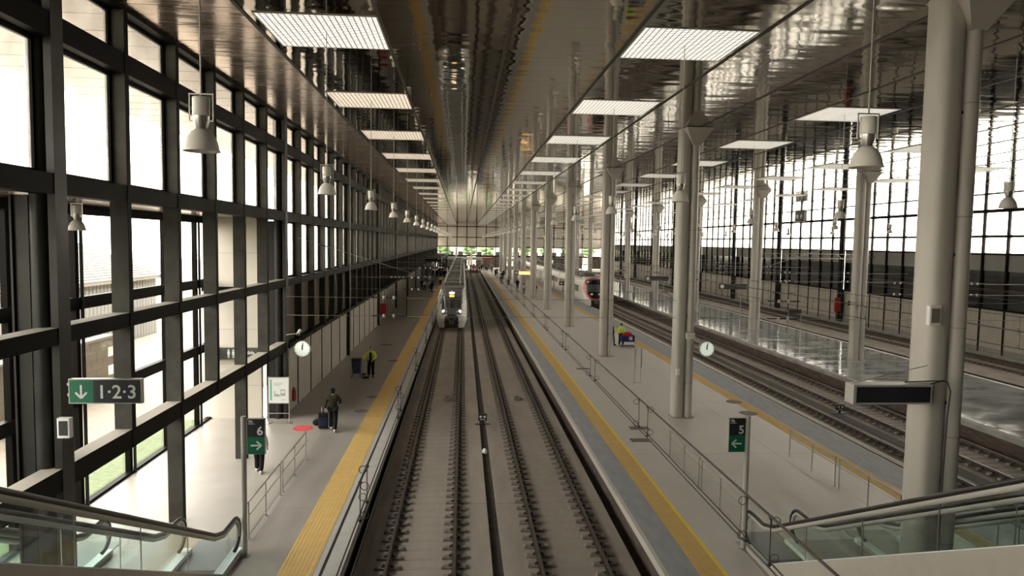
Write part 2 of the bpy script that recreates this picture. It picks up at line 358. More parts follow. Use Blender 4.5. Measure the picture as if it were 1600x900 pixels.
# ------------------------------------------------------------------ ceiling
PX = [-5.02+3.06*i for i in range(-1, 17)]
b = MB(); b.box(-5.06, XR+.4, YB, YEND+.4, ZC, ZC+.2, M_ceil); b.build('ceiling', kind='structure')
b = MB(); b.box(XL-.6, -5.06, YB, YEND+.4, ZC, ZC+.2, M_ceil2)
for i in range(160): b.box(XL, -5.06, YB+.3+i*1.396, YB+.318+i*1.396, ZC-.002, ZC, M_joint)
b.build('ceiling_edge_strip', kind='structure')
b = MB()
for i, x in enumerate([-5.06+3.07*k for k in range(0, 16)]): b.box(x-.045, x+.045, YB, YEND, ZC-.02, ZC, M_joint)
b.build('ceiling_trim_joint', kind='structure')

b = MB(); b.box(XL-7, XL-.62, YB, YEND, ZC+.12, ZC+.3, mat('eaves_boards', (.72, .60, .54), rough=.6, noise=.12, nscale=(.5, 4, 1), nbase=2))
for k in range(150): b.box(XL-7, XL-.62, YB+k*1.4, YB+k*1.4+.03, ZC+.11, ZC+.12, M_joint)
b.build('ceiling_eaves', kind='structure')
# ceiling lights and pendants on a 8.375 m rhythm
LROW = [(-3.44, 'over the white train track'), (5.66, 'above the yellow-lined platform edge'), (14.75, 'above the red train side'), (23.9, 'above the shiny platform edge'), (33.0, 'above the far tracks')]
M_emitw = mat('lamp_diffuser_warm', (.9, .8, .7), rough=.5, emit=PANEL_LIGHT*.85, ecol=(1, .86, .70))
def light_proto():
    t = thing('ceiling_light', '', 'ceiling light')
    hx, hy = 1.42, 1.37
    b = MB()
    for x0, x1, y0, y1 in ((-hx, hx, -hy, -hy+.04), (-hx, hx, hy-.04, hy), (-hx, -hx+.04, -hy+.04, hy-.04), (hx-.04, hx, -hy+.04, hy-.04)): b.box(x0, x1, y0, y1, -.022, 0, M_louv)
    b.build('frame', t)
    b = MB(); b.box(-hx+.04, hx-.04, -hy+.04, hy-.04, -.008, -.0, M_emit); b.build('diffuser', t)
    b = MB()
    for i in range(1, 20): x = -hx+i*2*hx/20; b.box(x-.012, x+.012, -hy+.04, hy-.04, -.022, -.010, M_louv)
    for i in range(1, 20): y = -hy+i*2*hy/20; b.box(-hx+.04, hx-.04, y-.008, y+.008, -.020, -.010, M_louv)
    b.build('louvre_grille', t)
    return t
def pend_proto():
    t = thing('pendant_lamp', '', 'pendant lamp')           # origin at the rim
    top = ZC-8.98
    b = MB(); b.tube([(0, 0, .74), (0, 0, top-.03)], .011, M_wirel, 6); b.build('suspension_rod', t)
    b = MB(); b.lathe([(.0, .70), (.105, .70), (.11, .685), (.11, .47), (.105, .455), (0, .455)], M_alu, 20); b.build('gear_housing', t)
    b = MB(); b.lathe([(.105, .455), (.10, .38), (.075, .31), (.07, .29), (.0, .29)], M_ss, 20); b.build('neck', t)
    b = MB(); b.lathe([(.0, .30), (.07, .29), (.12, .255), (.17, .19), (.20, .11), (.215, .03), (.235, .0), (.232, -.004), (.205, .03), (.19, .11), (.16, .18), (.11, .24), (0, .27)], M_lampw, 28); b.build('reflector_shade', t)
    b = MB(); b.ball((0, 0, .12), (.05, .05, .07), M_white, 10, 6); b.build('bulb', t)
    b = MB(); b.box(-.16, .16, -.012, .012, .735, .75, M_ss)
    for s in (-1, 1): b.box(s*.15-.005, s*.15+.005, -.012, .012, .40, .735, M_ss); b.box(min(s*.15, s*.09), max(s*.15, s*.09), -.012, .012, .39, .402, M_ss)
    b.build('bracket', t)
    return t
LP, PP = light_proto(), pend_proto(); first = [True, True]
for ri, (x, where) in enumerate(LROW):
    n0 = 0
    for k in range(0, 23):
        y = 17.8+8.375*k
        # skip what stands outside the frame at the near end
        if abs(x) > 10 and y < x*1.25: continue
        n0 += 1; lab = f'square louvred ceiling light {where}, {ORD[n0-1]} from the camera'; g = f'ceiling lights {where}'
        if ri == 0 and n0 > 1:
            q_ = dup(LP, (x, y, ZC-.001), None, lab, g)
            for ch in q_.children:
                if ch.name.startswith('diffuser'): ch.material_slots[0].link = 'OBJECT'; ch.material_slots[0].material = M_emitw
        elif first[0]: LP.location = (x, y, ZC-.001); tag(LP, lab, None, g); first[0] = False
        else: q_ = dup(LP, (x, y, ZC-.001), None, lab, g)
    n0 = 0
    for k in range(-1, 23):
        y = 17.8+8.375*k
        if k < 0 and ri > 1: continue
        if abs(x) > 10 and y < x*1.15: continue
        n0 += 1; lab = f'grey bell-shaped pendant lamp {where}, {ORD[n0-1]} from the camera'; g = f'pendant lamps {where}'
        if first[1]: PP.location = (x, y, 8.98); tag(PP, lab, None, g); first[1] = False
        else: dup(PP, (x, y, 8.98), None, lab, g)

# ------------------------------------------------------------------ left wall: window bays between the dark columns
def left_bay(i):
    y0, y1 = cyl(i), min(cyl(i+1), YEND)
    w = bpy.data.objects.new(f'window_{i+2}', None); C.objects.link(w); w['kind'] = 'structure'
    b = MB(); n = 6; d = S/6
    zlow = 0 if i < 1 else 3.1
    ys = [y0+k*d for k in range(1, 6) if y0+k*d < y1-.3]
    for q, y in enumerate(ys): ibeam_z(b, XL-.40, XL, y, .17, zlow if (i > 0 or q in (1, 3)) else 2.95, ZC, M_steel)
    zb = [(12.90, ZC), (11.50, 11.95), (8.62, 9.0), (5.78, 6.10)]
    if i < 1: zb.append((2.95, 3.38))
    for z0, z1 in zb: b.box(XL-.39, XL-.015, y0, y1, z0, z1, M_frameshade)
    if i < 1:   # dusty top ledges of the open beams, light falling on them painted in
        for z in (6.10, 3.38): b.box(XL-.39, XL-.015, y0, y1, z, z+.006, mat('dusty_lit_ledge', (.30, .27, .22), rough=.8))
    fr = b.build('frame_grid', w)
    b = MB(); g = MB(); lo = MB()
    ee = [y0]+ys+[y1]
    for ya, yb in zip(ee[:-1], ee[1:]):
        rows = [(11.95, 12.90), (9.0, 11.50)]
        if i >= 1: rows.append((6.10, 8.62))
        for z0, z1 in rows:
            a0, a1, c0, c1 = ya+.10, yb-.10, z0, z1
            g.box(XL-.36, XL-.35, a0+.07, a1-.07, c0+.07, c1-.07, G_pane)
            for q in ((a0, a1, c0, c0+.08), (a0, a1, c1-.08, c1), (a0, a0+.08, c0, c1), (a1-.08, a1, c0, c1)): b.box(XL-.40, XL-.30, q[0], q[1], q[2], q[3], M_frameshade)
        if i >= 1: lo.box(XL-.34, XL-.30, ya+.03, yb-.03, 3.2, 5.78, M_brown if i < 6 else M_black)
    b.build('window_frame', w); g.build('window_pane', w)
    if i >= 1: lo.build('tinted_panel', w)
for i in range(-1, NB): left_bay(i)
b = MB(); d = S/6; y = cyl(1)+.25; k = 0
while y < YEND-1:
    if k % 6 == 0 and k: b.build('wall_left', kind='structure'); b = MB()
    ya = cyl(1)+k*d; yb = ya+d
    if k % 6 == 0: ya += .58
    ye = min(yb-(.14 if k % 6 == 5 else .02), YEND)
    b.box(XL-.3, XL-.2, ya+.02, ye, 0, 1.6, M_panel); b.box(XL-.3, XL-.2, ya+.02, ye, 1.61, 3.0, M_panel); b.box(XL-.3, XL-.17, ya-.045 if k % 6 else ya, ya+.045, 0, 3.0, M_frameshade)
    b.box(XL-.34, XL-.3, ya, ye, 0, 3.0, M_dk); b.box(XL-.4, XL-.02, ya, ye, 3.0, 3.2, M_frameshade); k += 1; y = yb
b.build('wall_left', kind='structure')
# dark columns of that wall
cp_ = thing('support_column', '', 'column')
b = MB(); ZT = ZC-.002; b.box(-.82, -.56, .0, .5, 0, 8.6, M_steel); b.box(-.86, -.82, -.06, .56, 0, 8.6, M_steel); b.box(-.56, -.52, -.06, .56, 0, 8.6, M_steel); b.build('box_shaft', cp_)
b = MB(); b.tube([(-.36, .05, 0), (-.36, .05, ZT)], .18, M_steel, 20)
for z in (2.2, 5, 7.8, 10.6): b.tube([(-.36, .05, z), (-.36, .05, z+.05)], .188, M_steel, 20)
b.build('round_pipe', cp_)
b = MB(); b.box(-.14, -.0, -.1, .3, 0, ZT, M_steel); b.box(-.20, -.14, .02, .12, 0, ZT, M_frameshade); b.build('flange', cp_)
for i in range(NB):
    lab = f'dark steel column with round downpipe in the glazed wall, {ORD[i]} from the camera'
    if i == 0: cp_.location = (XL, cyl(0), 0); tag(cp_, lab, None, 'dark columns of the glazed wall')
    else: dup(cp_, (XL, cyl(i), 0), None, lab, 'dark columns of the glazed wall')

# ------------------------------------------------------------------ annex behind the first bays
AX = -10.95; AY1 = cyl(1)+.0
b = MB(); b.box(AX-.1, XL-.5, YB, AY1+.3, -.22, 0, M_conc2); b.build('floor_annex', kind='structure')
b = MB(); b.box(AX-.2, XL-.42, YB, AY1+.3, 8.72, 8.95, M_ceil2); b.build('ceiling_annex', kind='structure')
b = MB(); b.box(AX-.2, XL-1.1, AY1+.0, AY1+.3, 0, 8.72, M_pale)
for z in (1.45, 3.9, 5.6, 7.2): b.box(AX-.2, XL-1.1, AY1-.002, AY1, z, z+.012, M_jt)
b.box(AX-.2, XL-1.1, AY1-.1, AY1, 5.55, 5.75, M_frameshade)
b.build('wall_annex_end', kind='structure')
def annex_win():
    w = bpy.data.objects.new('window_15', None); C.objects.link(w); w['kind'] = 'structure'
    b = MB(); g = MB(); ys = [-9+2.93*k for k in range(0, 14)]
    for y in ys: b.box(AX-.10, AX+.06, y-.09, y+.09, 0, 8.72, M_frameshade); b.tube([(AX+.12, y+.12, 0), (AX+.12, y+.12, 8.72)], .05, M_steel, 8)
    for z0, z1 in ((8.45, 8.72), (5.75, 6.1), (3.0, 3.35), (0, .08)): b.box(AX-.10, AX+.1, -9, AY1, z0, z1, M_frameshade)
    for ya, yb in zip(ys[:-1], ys[1:]):
        for z0, z1 in ((.08, 3.0), (3.35, 5.75), (6.1, 8.45)): g.box(AX-.06, AX-.05, ya+.09, yb-.09, z0, z1, G_clear)
    b.build('window_frame', w); g.build('window_pane', w)
annex_win()
# outside that window
b = MB(); b.box(-150, AX-.1, -60, 260, -.5, -.25, M_sand); b.build('ground_outside', kind='structure')
b = MB(); b.box(AX-3.0, AX-.1, 13, 31, -.25, -.235, M_grass); o = b.build('grass_verge', kind='stuff'); tag(o, 'narrow green lawn verge along the annex glass', 'grass')
hall = thing('corrugated_building', 'pale corrugated metal building with a ribbed sloping roof seen through the annex glass', 'building', (-26, 20, 0))
b = MB(); b.box(-.2, .2, -30, 40, -.25, 4.6, M_wmet)
for k in range(140): b.box(.2, .25, -30+k*.5, -29.75+k*.5, -.2, 4.5, M_wmet)
b.build('wall_cladding', hall)
b = MB(); b.add([(.6, -30, 4.6), (.6, 40, 4.6), (-9, 40, 8.4), (-9, -30, 8.4), (.6, -30, 4.4), (.6, 40, 4.4), (-9, 40, 8.2), (-9, -30, 8.2)], [(0, 1, 2, 3), (7, 6, 5, 4), (0, 4, 5, 1), (1, 5, 6, 2), (3, 7, 4, 0), (2, 6, 7, 3)], M_stone)
for k in range(24):
    t = k/24; b.box(.6-t*9.6-.12, .6-t*9.6+.02, -30, 40, 4.62+t*3.8, 4.72+t*3.8, M_wmet)
b.build('roof', hall)
wall = thing('stone_wall', 'low sandstone block wall across the sandy yard', 'wall', (-18.5, 10, -.25))
b = MB()
for r in range(6):
    for k in range(44): b.box(0, .4, -22+k*1.1+(r % 2)*.55+.01, -22+(k+1)*1.1+(r % 2)*.55-.01, r*.48+.005, r*.48+.475, M_stone)
b.build('block_courses', wall)
b = MB(); b.box(-.05, .45, -22, 27, 2.88, 3.0, M_wmet); b.build('coping', wall)
dup(PP, (-8.85, 16.55, 7.97), None, 'small bell pendant hanging under the annex ceiling behind the dark frame', 'annex lamps')
_ap = [o for o in C.objects if o.get('group') == 'annex lamps'][0]; _ap.scale = (.82, .82, .82)
for ch in _ap.children:
    if ch.name.startswith('suspension'): ch.scale = (1, 1, 1); ch.data = ch.data.copy(); [setattr(v, 'co', Vector((v.co.x, v.co.y, min(v.co.z, .93)))) for v in ch.data.vertices]

# ------------------------------------------------------------------ right wall
YRC = [28.6+15.8*k for k in range(0, 12)]
def right_bay(i):
    y0 = YRC[i]; y1 = YRC[i+1] if i+1 < len(YRC) else YEND
    w = bpy.data.objects.new(f'window_{i+20}', None); C.objects.link(w); w['kind'] = 'structure'
    b = MB(); g = MB(); lo = MB(); d = 15.8/6
    ys = [y0+k*d for k in range(1, 6) if y0+k*d < y1-.3]
    for y in ys: b.box(XR-.02, XR+.3, y-.09, y+.09, 2.9, ZC, M_frameshade)
    for z0, z1 in ((12.38, 12.5), (10.88, 11.15), (8.82, 9.02), (7.38, 7.55), (2.85, 3.0)): b.box(XR-.02, XR+.3, y0, y1, z0, z1, M_frameshade)
    ee = [y0]+ys+[y1]
    for ya, yb in zip(ee[:-1], ee[1:]):
        for z0, z1 in ((7.55, 8.82), (9.02, 10.88), (11.15, 12.38), (12.5, ZC)): g.box(XR+.14, XR+.15, ya+.09, yb-.09, z0, z1, G_pane)
        lo.box(XR+.14, XR+.2, ya+.09, yb-.09, 6.08, 7.38, M_greyw); lo.box(XR+.12, XR+.2, ya+.09, yb-.09, 3.0, 6.08, M_black)
    b.build('window_frame', w); g.build('window_pane', w); lo.build('window_panel', w)
for i in range(len(YRC)): right_bay(i)
b = MB(); k = 0
while YRC[0]+k*15.8/6 < YEND:
    ya = YRC[0]+k*15.8/6; b.box(XR+.1, XR+.3, ya+.1, ya+15.8/6-.1, -.3, 2.85, M_panel); b.box(XR+.07, XR+.3, ya-.1, ya+.1, -.3, 2.85, M_frameshade); k += 1
b.box(XR+.2, XR+.3, YRC[0], YEND, -.3, 2.85, M_dk); b.build('wall_right', kind='structure')
b = MB(); b.box(XR, XR+.3, YB, YRC[0], -.3, ZC, M_panel); b.build('wall_right_near', kind='structure')
rc = thing('wall_column', '', 'column')
b = MB(); b.box(-.45, 0, -.25, .25, -.3, ZC, M_frameshade); b.build('shaft', rc); b = MB(); b.tube([(-.25, -.36, -.3), (-.25, -.36, ZC)], .1, M_steel, 12); b.build('round_pipe', rc)
for i, y in enumerate(YRC):
    lab = f'black column against the far glazed wall, {ORD[i]} from the camera'
    if i == 0: rc.location = (XR, y, 0); tag(rc, lab, None, 'black columns of the far wall')
    else: dup(rc, (XR, y, 0), None, lab, 'black columns of the far wall')

# ------------------------------------------------------------------ end wall and back wall
b = MB(); d = 2.9; n = int((XR-XL)/d)+1
for k in range(n+1): x = XL+k*d; b.box(x-.09, x+.09, YEND-.1, YEND+.15, 0, ZC, M_frameshade)
for z0, z1 in ((12.15, 12.35), (9.0, 9.2), (6.2, 6.45), (3.45, 3.8)): b.box(XL, XR, YEND-.1, YEND+.15, z0, z1, M_frameshade)
fr = b.build('window_40', kind='structure')
g = MB()
for k in range(n):
    x = XL+k*d; g.box(x+.09, x+d-.09, YEND+.03, YEND+.04, 3.8, 6.2, G_clear); g.box(x+.09, x+d-.09, YEND+.03, YEND+.04, .1, 3.45, G_clear if k % 4 == 3 else M_brown)
g.build('window_pane', fr)
b = MB()
for k in range(n):
    x = XL+k*d
    for z0, z1 in ((6.45, 9.0), (9.2, 12.15), (12.35, ZC)): b.box(x+.09, x+d-.09, YEND+.02, YEND+.1, z0, z1, M_tan)
b.build('wall_end', kind='structure')
b = MB(); b.box(XL-3.6, XR+.4, YB-.3, YB, -1.2, ZC, M_panel); b.build('wall_back', kind='structure')
b = MB(); b.box(XL-3.3, XR, YB, 2.4, 5.95, 6.2, M_conc); b.build('floor_upper_walkway', kind='structure')
b = MB(); b.box(AX-.3, AX-.1, YB, -9, -.2, 8.9, M_panel); b.build('wall_annex_near', kind='structure')

# ------------------------------------------------------------------ free-standing columns
kp = thing('support_column', '', 'column')
b = MB(); b.rbox(0, .52, 0, .72, 0, ZC-.022, .2, M_col, 5)
b.build('shaft', kp)
b = MB(); b.tube([(.70, .17, 0), (.70, .17, ZC-.6)], .18, M_col, 24)
for z in (1.6, 3.9, 6.2, 8.5, 10.8): b.tube([(.70, .17, z), (.70, .17, z+.025)], .184, M_edge, 24)
b.build('downpipe', kp)
b = MB(); f0, f1, zt, zb2 = .62, .17, ZC-.022, ZC-.75; cxx, cyy = .70, .17
vs = [(cxx+sx_*f1, cyy+sy_*f1, zb2) for sx_, sy_ in ((-1, -1), (1, -1), (1, 1), (-1, 1))]+[(cxx+sx_*f0, cyy+sy_*f0, zt) for sx_, sy_ in ((-1, -1), (1, -1), (1, 1), (-1, 1))]
b.add(vs, [(0, 1, 2, 3), (4, 5, 6, 7), (0, 1, 5, 4), (1, 2, 6, 5), (2, 3, 7, 6), (3, 0, 4, 7)], M_col); b.build('funnel', kp)
b = MB(); b.rbox(-.04, .96, -.1, .76, 0, .02, .15, M_edge); b.build('base_plate', kp)
b = MB()
for z in (1.5, 4.6, 7.7, 10.6): b.box(.5, .6, .1, .2, z, z+.06, M_dk)
b.build('pipe_clamp', kp)
for i in range(11):
    lab = f'pale grey column with downpipe on the yellow-lined platform, {ORD[i]} from the camera'
    p = (9.6, 13.44+S*i, 0)
    if i == 0: kp.location = p; tag(kp, lab, None, 'pale columns of the middle platform')
    else: dup(kp, p, None, lab, 'pale columns of the middle platform')
for i in range(9):
    dup(kp, (27.0, 45.5+16.9*i, 0), None, f'pale grey column standing on the shiny platform, {ORD[i]} from the camera', 'pale columns of the shiny platform')

# ------------------------------------------------------------------ escalators
def escalator(x0, x1, label, side):
    t = thing('escalator', label, 'escalator', (x0, 16.6, 0))
    w = x1-x0; SL = .516; Y0 = -.8                          # local y: bottom newel at +.6, incline starts at Y0
    ytop = -12.6
    def zt(y): return 0 if y > Y0 else (Y0-y)*SL
    for sx_ in (0, w):
        s_in = 1 if sx_ == 0 else -1
        # handrail
        path = []
        for k in range(9):
            a = -PI/2+PI*k/8; path.append((sx_, .22+.4*math.cos(a), .60+.4*math.sin(a)))
        path += [(sx_, -.3, 1.0), (sx_, Y0+.25, 1.0), (sx_, Y0-.3, 1.0+.17)]
        path += [(sx_, ytop, 1.0+zt(ytop))]
        b = MB(); b.tube(path, .047, M_rub, 10); b.build('handrail', t)
        b = MB(); q = [(p[0], p[1]-(.06 if k < 9 and p[1] > .22 else 0), p[2]+(.05 if k < 3 else -.065)) for k, p in enumerate(path)]
        b.tube([(sx_, .5, .45), (sx_, .53, .62), (sx_, .47, .78), (sx_, .33, .9), (sx_, .18, .935), (sx_, -.3, .915), (sx_, Y0+.25, .915), (sx_, Y0-.3, 1.085), (sx_, ytop, .915+zt(ytop))], .05, M_hrun, 8)
        b.build('handrail_profile', t)
        # glass
        b = MB(); pts = [(.45, .3), (.48, .62), (.42, .78), (.3, .88), (.15, .92), (Y0+.25, .92), (Y0-.3, 1.09), (ytop, .92+zt(ytop)), (ytop, .12+zt(ytop)), (Y0-.1, .14), (Y0+.1, .12), (.3, .12)]
        n = len(pts); b.add([(sx_-.005, y, z) for y, z in pts]+[(sx_+.005, y, z) for y, z in pts], [tuple(range(n)), tuple(range(2*n-1, n-1, -1))]+[(i, (i+1) % n, n+(i+1) % n, n+i) for i in range(n)], G_esc)
        b.build('glass_panel', t)
        b = MB()
        for y in (-2.6, -4.6, -6.6, -8.6): b.box(sx_-.008, sx_+.008, y-.006, y+.006, .14+zt(y), .9+zt(y), M_ss)
        b.build('glass_joint', t)
        # deck under the glass
        b = MB(); h0 = .12
        pr_ = [(.62, 0), (.62, h0), (Y0, h0), (ytop, h0+zt(ytop)), (ytop, zt(ytop)-.12), (Y0-.3, 0.0)]
        xa, xb = (sx_-.06, sx_+.16) if s_in == 1 else (sx_-.16, sx_+.06)
        n = len(pr_); b.add([(xa, y, z) for y, z in pr_]+[(xb, y, z) for y, z in pr_], [tuple(range(n)), tuple(range(2*n-1, n-1, -1))]+[(i, (i+1) % n, n+(i+1) % n, n+i) for i in range(n)], M_escw)
        b.build('skirt_deck', t)
        # outer cladding
        xo = sx_-.09 if sx_ == 0 else sx_+.06
        b = MB(); pr_ = [(.45, .0), (.45, .1), (Y0, .1), (ytop, .1+zt(ytop)), (ytop, zt(ytop)-1.0), (Y0-2.1, 0)]
        n = len(pr_); b.add([(xo, y, z) for y, z in pr_]+[(xo+.03, y, z) for y, z in pr_], [tuple(range(n)), tuple(range(2*n-1, n-1, -1))]+[(i, (i+1) % n, n+(i+1) % n, n+i) for i in range(n)], M_clad)
        b.build('side_cladding', t)
    b = MB(); run = .4; k = 0; y = Y0-.1
    while y > ytop:
        z = zt(y-run)-.22; b.box(.17, w-.17, y-run, y, z-.2, z, M_step)
        for q in range(9): b.box(.2+q*(w-.4)/9, .2+q*(w-.4)/9+.05, y-run, y, z, z+.006, M_dk)
        y -= run
    b.build('step_band', t)
    b = MB(); b.box(.05, w-.05, -.9, 1.3, .0, .012, M_step)
    for q in range(10): b.box(.2, w-.2, -.85+q*.05, -.83+q*.05, .012, .018, M_dk)
    b.build('landing_plate', t)
    b = MB(); pr_ = [(Y0-2.1, .0), (ytop, zt(ytop)-1.0), (ytop, zt(ytop)-.95), (Y0-2.0, .01)]
    n = 4; b.add([(-.1, y, z) for y, z in pr_]+[(w+.1, y, z) for y, z in pr_], [tuple(range(n)), tuple(range(2*n-1, n-1, -1))]+[(i, (i+1) % n, n+(i+1) % n, n+i) for i in range(n)], M_clad); b.build('soffit', t)
    return t
escalator(-6.82, -5.5, 'escalator descending beside the ochre strip, next to the pole with sign 6', 1)
escalator(-9.75, -8.62, 'escalator behind the dark column, farther from the tracks than the sign 6 escalator', 1)
escalator(7.47, 8.75, 'escalator beside the pole with sign 5, on the yellow-lined platform', -1)
escalator(10.58, 11.85, 'escalator between the big pale column and the ochre-side railing', -1)

# ------------------------------------------------------------------ guard railings
def railing(x, ys, label, group):
    t = thing('guard_railing', label, 'railing', (x, ys[0], 0), 0, group)
    for y in ys:
        b = MB(); b.tube([(0, y-ys[0], 0), (0, y-ys[0], .98)], .02, M_ss, 8); b.disc((0, y-ys[0], 0), .06, .012, M_ss); b.box(-.01, .05, y-ys[0]-.01, y-ys[0]+.01, .68, .7, M_ss); b.build('post', t)
    L = ys[-1]-ys[0]
    b = MB(); b.tube([(0, -.08, 1.0), (0, L+.08, 1.0)], .024, M_ss, 8); b.build('top_rail', t)
    b = MB(); b.tube([(.05, -.05, .7), (.05, L+.05, .7)], .018, M_ss, 8); b.build('middle_rail', t)
    b = MB(); b.box(-.012, .012, -.05, L+.05, .1, .11, M_ss); b.build('bottom_rail', t)
for x, nm in ((-5.5, 'behind the sign 6 pole'), (7.7, 'behind the sign 5 pole'), (12.27, 'near the ochre strip of the middle platform')):
    railing(x, (17.95, 19.5, 21.1), f'near stainless railing section {nm}', 'stainless railings')
    railing(x, (21.35, 22.85, 24.5), f'far stainless railing section {nm}', 'stainless railings')

# ------------------------------------------------------------------ signs
def pole_sign(xp, y, xs0, xs1, num, d, label):
    t = thing('platform_sign', label, 'sign', (xp, y, 0))
    b = MB(); b.tube([(0, 0, 0), (0, 0, 3.5)], .065, M_ss if False else M_hrun, 16); b.build('pole', t)
    b = MB(); b.disc((0, 0, 0), .13, .02, M_ss)
    for k in range(4): b.disc((.1*math.cos(k*PI/2+.7), .1*math.sin(k*PI/2+.7), .02), .015, .015, M_ss, k=8)
    b.build('base_flange', t)
    a0, a1 = xs0-xp, xs1-xp
    b = MB(); b.box(a0-.012, a1+.012, -.045, .045, 2.565, 3.455, M_hrun); b.build('panel_frame', t)
    b = MB(); b.box(a0, a1, -.05, .05, 3.0, 3.445, M_sign); b.build('number_panel', t)
    b = MB(); b.box(a0, a1, -.05, .05, 2.575, 3.0, M_green); b.build('arrow_panel', t)
    b = MB()
    for z in (2.75, 3.3): b.box(min(0, a0 if a0 > 0 else a1), max(0, a0 if a0 > 0 else a1), -.02, .02, z, z+.03, M_ss)
    b.build('bracket', t)
    text(num, .30, M_txt, t, (a1-.03, -.054, 3.05), 'number', align='RIGHT', bold=.006)
    text('Vía', .085, M_txt, t, (a0+.03, -.054, 3.36), 'lettering', bold=.002)
    text('Platform', .045, M_txt, t, (a0+.03, -.054, 3.315), 'lettering')
    arrow(M_txt, t, ((a0+a1)/2, -.052, 2.79), .24, d, t=.04)
pole_sign(-5.31, 17.0, -5.21, -4.80, '6', (1, 0), 'pole sign with white 6 on black over a green right-pointing arrow')
pole_sign(7.34, 16.92, 6.84, 7.26, '5', (-1, 0), 'pole sign with white 5 on black over a green left-pointing arrow')
t = thing('hanging_direction_sign', 'sign reading 1·2·3 with a white down arrow on the nearest dark column', 'sign', (-7.3, 13.3, 4.73))
b = MB(); b.box(-.02, 1.30, -.05, .05, -.02, .45, M_ss); b.build('panel_frame', t)
b = MB(); b.box(0, .43, -.056, .056, 0, .43, M_green); b.build('arrow_panel', t)
b = MB(); b.box(.43, 1.28, -.056, .056, 0, .43, M_sign); b.build('number_panel', t)
b = MB(); b.box(-.1, -.02, .05, .3, .1, .15, M_ss); b.box(-.1, -.02, .05, .3, .3, .35, M_ss); b.build('bracket', t)
arrow(M_txt, t, (.21, -.058, .215), .24, (0, -1), t=.035)
text('1·2·3', .36, M_txt, t, (.855, -.06, .085), 'number', align='CENTER', bold=.004)
t = thing('departure_display', 'blank dark display box fixed to the big pale column', 'display', (7.9, 13.3, 4.68))
b = MB(); b.box(0, 1.66, -.1, .22, 0, .40, M_ss if False else M_hrun); b.build('housing', t)
b = MB(); b.box(.06, 1.62, -.11, -.1, .04, .36, M_sign); b.build('screen', t)
b = MB(); b.tube([(1.2, .1, .42), (1.7, .1, .44), (2.0, .0, .46)], .012, M_dk, 6); b.tube([(.1, .1, .4), (1.75, .2, .75)], .006, M_dk, 6); b.build('stay_cable', t)
b = MB(); b.tube([(1.66, .05, .37), (1.95, -.0, .47), (2.05, .0, .44), (2.12, -.01, .25), (2.08, -.01, -.3), (2.06, -.01, -1.5), (2.04, -.01, -4.4)], .013, M_dk, 8); b.build('power_cable', t)
# little frosted boxes on columns
def wallbox(x, y, z, w, h, label, mface):
    t = thing('equipment_box', label, 'box', (x, y, z)); b = MB(); b.rbox(-w/2, w/2, -.06, .06, 0, h, .02, M_white); b.build('casing', t)
    b = MB(); b.box(-w/2+.04, w/2-.04, -.066, -.06, .05, h-.05, mface); b.build('screen', t); return t
wallbox(-7.5, 13.43, 4.02, .24, .38, 'small white-framed intercom below the 1·2·3 sign', M_dk)
wallbox(9.66, 13.42, 6.28, .26, .40, 'small white-framed monitor on the upper part of the big pale column', M_brown)
wallbox(10.22, 30.05, 3.65, .4, .26, 'pinkish white box on the second pale column above the clock', mat('pinkish_panel', (.6, .52, .52)))
wallbox(9.72, 30.1, 1.98, .16, .28, 'little black plate with a white arrow on the second pale column', M_txt)
t = thing('exit_sign', 'long grey exit sign with restroom figures reading Salida on the annex end wall', 'sign', (-10.75, AY1-.14, 2.62))
b = MB(); b.box(0, 2.3, 0, .1, 0, .5, mat('sign_grey', (.05, .05, .045))); b.build('panel', t)
b = MB(); b.box(2.14, 2.3, -.004, 0, .02, .48, M_green); b.build('green_end', t)
b = MB()
for x in (.72, .92): b.disc((x, -.006, .40), .035, .006, M_txt, 'y', 12); b.box(x-.05, x+.05, -.006, 0, .2, .355, M_txt); b.box(x-.035, x-.008, -.006, 0, .06, .2, M_txt); b.box(x+.008, x+.035, -.006, 0, .06, .2, M_txt)
b.build('restroom_icon', t)
text('Salida', .2, M_txt, t, (1.36, -.006, .23), 'lettering', bold=.004); text('Exit', .1, M_txt, t, (1.75, -.006, .09), 'lettering')

# clocks
def clock(x, y, z, xcol, label):
    t = thing('station_clock', label, 'clock', (x, y, z)); b = MB(); b.disc((0, -.07, 0), .36, .14, M_hrun, 'y', 32); b.build('casing', t)
    b = MB(); b.disc((0, -.078, 0), .32, .008, mat('clock_face', (.75, .82, .74), rough=.4, emit=.25, ecol=(.9, 1, .88)), 'y', 32); b.build('dial', t)
    b = MB()
    for k in range(12):
        a = k*PI/6; b.box(-.008, .008, -.082, -.078, .26, .30, M_dk, Matrix.Rotation(a, 3, 'Y'), (0, -.08, 0))
    b.build('hour_marks', t)
    b = MB(); b.box(-.02, .02, -.088, -.083, -.04, .27, M_dk, Matrix.Rotation(.12, 3, 'Y'), (0, -.085, 0)); b.build('minute_hand', t)
    b = MB(); b.box(-.028, .028, -.084, -.079, -.04, .18, M_dk, Matrix.Rotation(.05, 3, 'Y'), (0, -.085, 0)); b.build('hour_hand', t)
    b = MB(); b.tube([(0, 0, .0), ((xcol-x), 0, .0)], .03, M_hrun, 8); b.build('arm', t)
clock(-6.93, 30.35, 3.07, XL+.02, 'round white-faced clock on the dark column beside the concrete wall')
clock(11.09, 30.35, 3.15, 10.5, 'round white-faced clock on the second pale column, over the ochre strip')
for p in ((26.0, 70, 3.1), (31, 86, 3.1), (-5.9, 122, 3.2)):
    pass

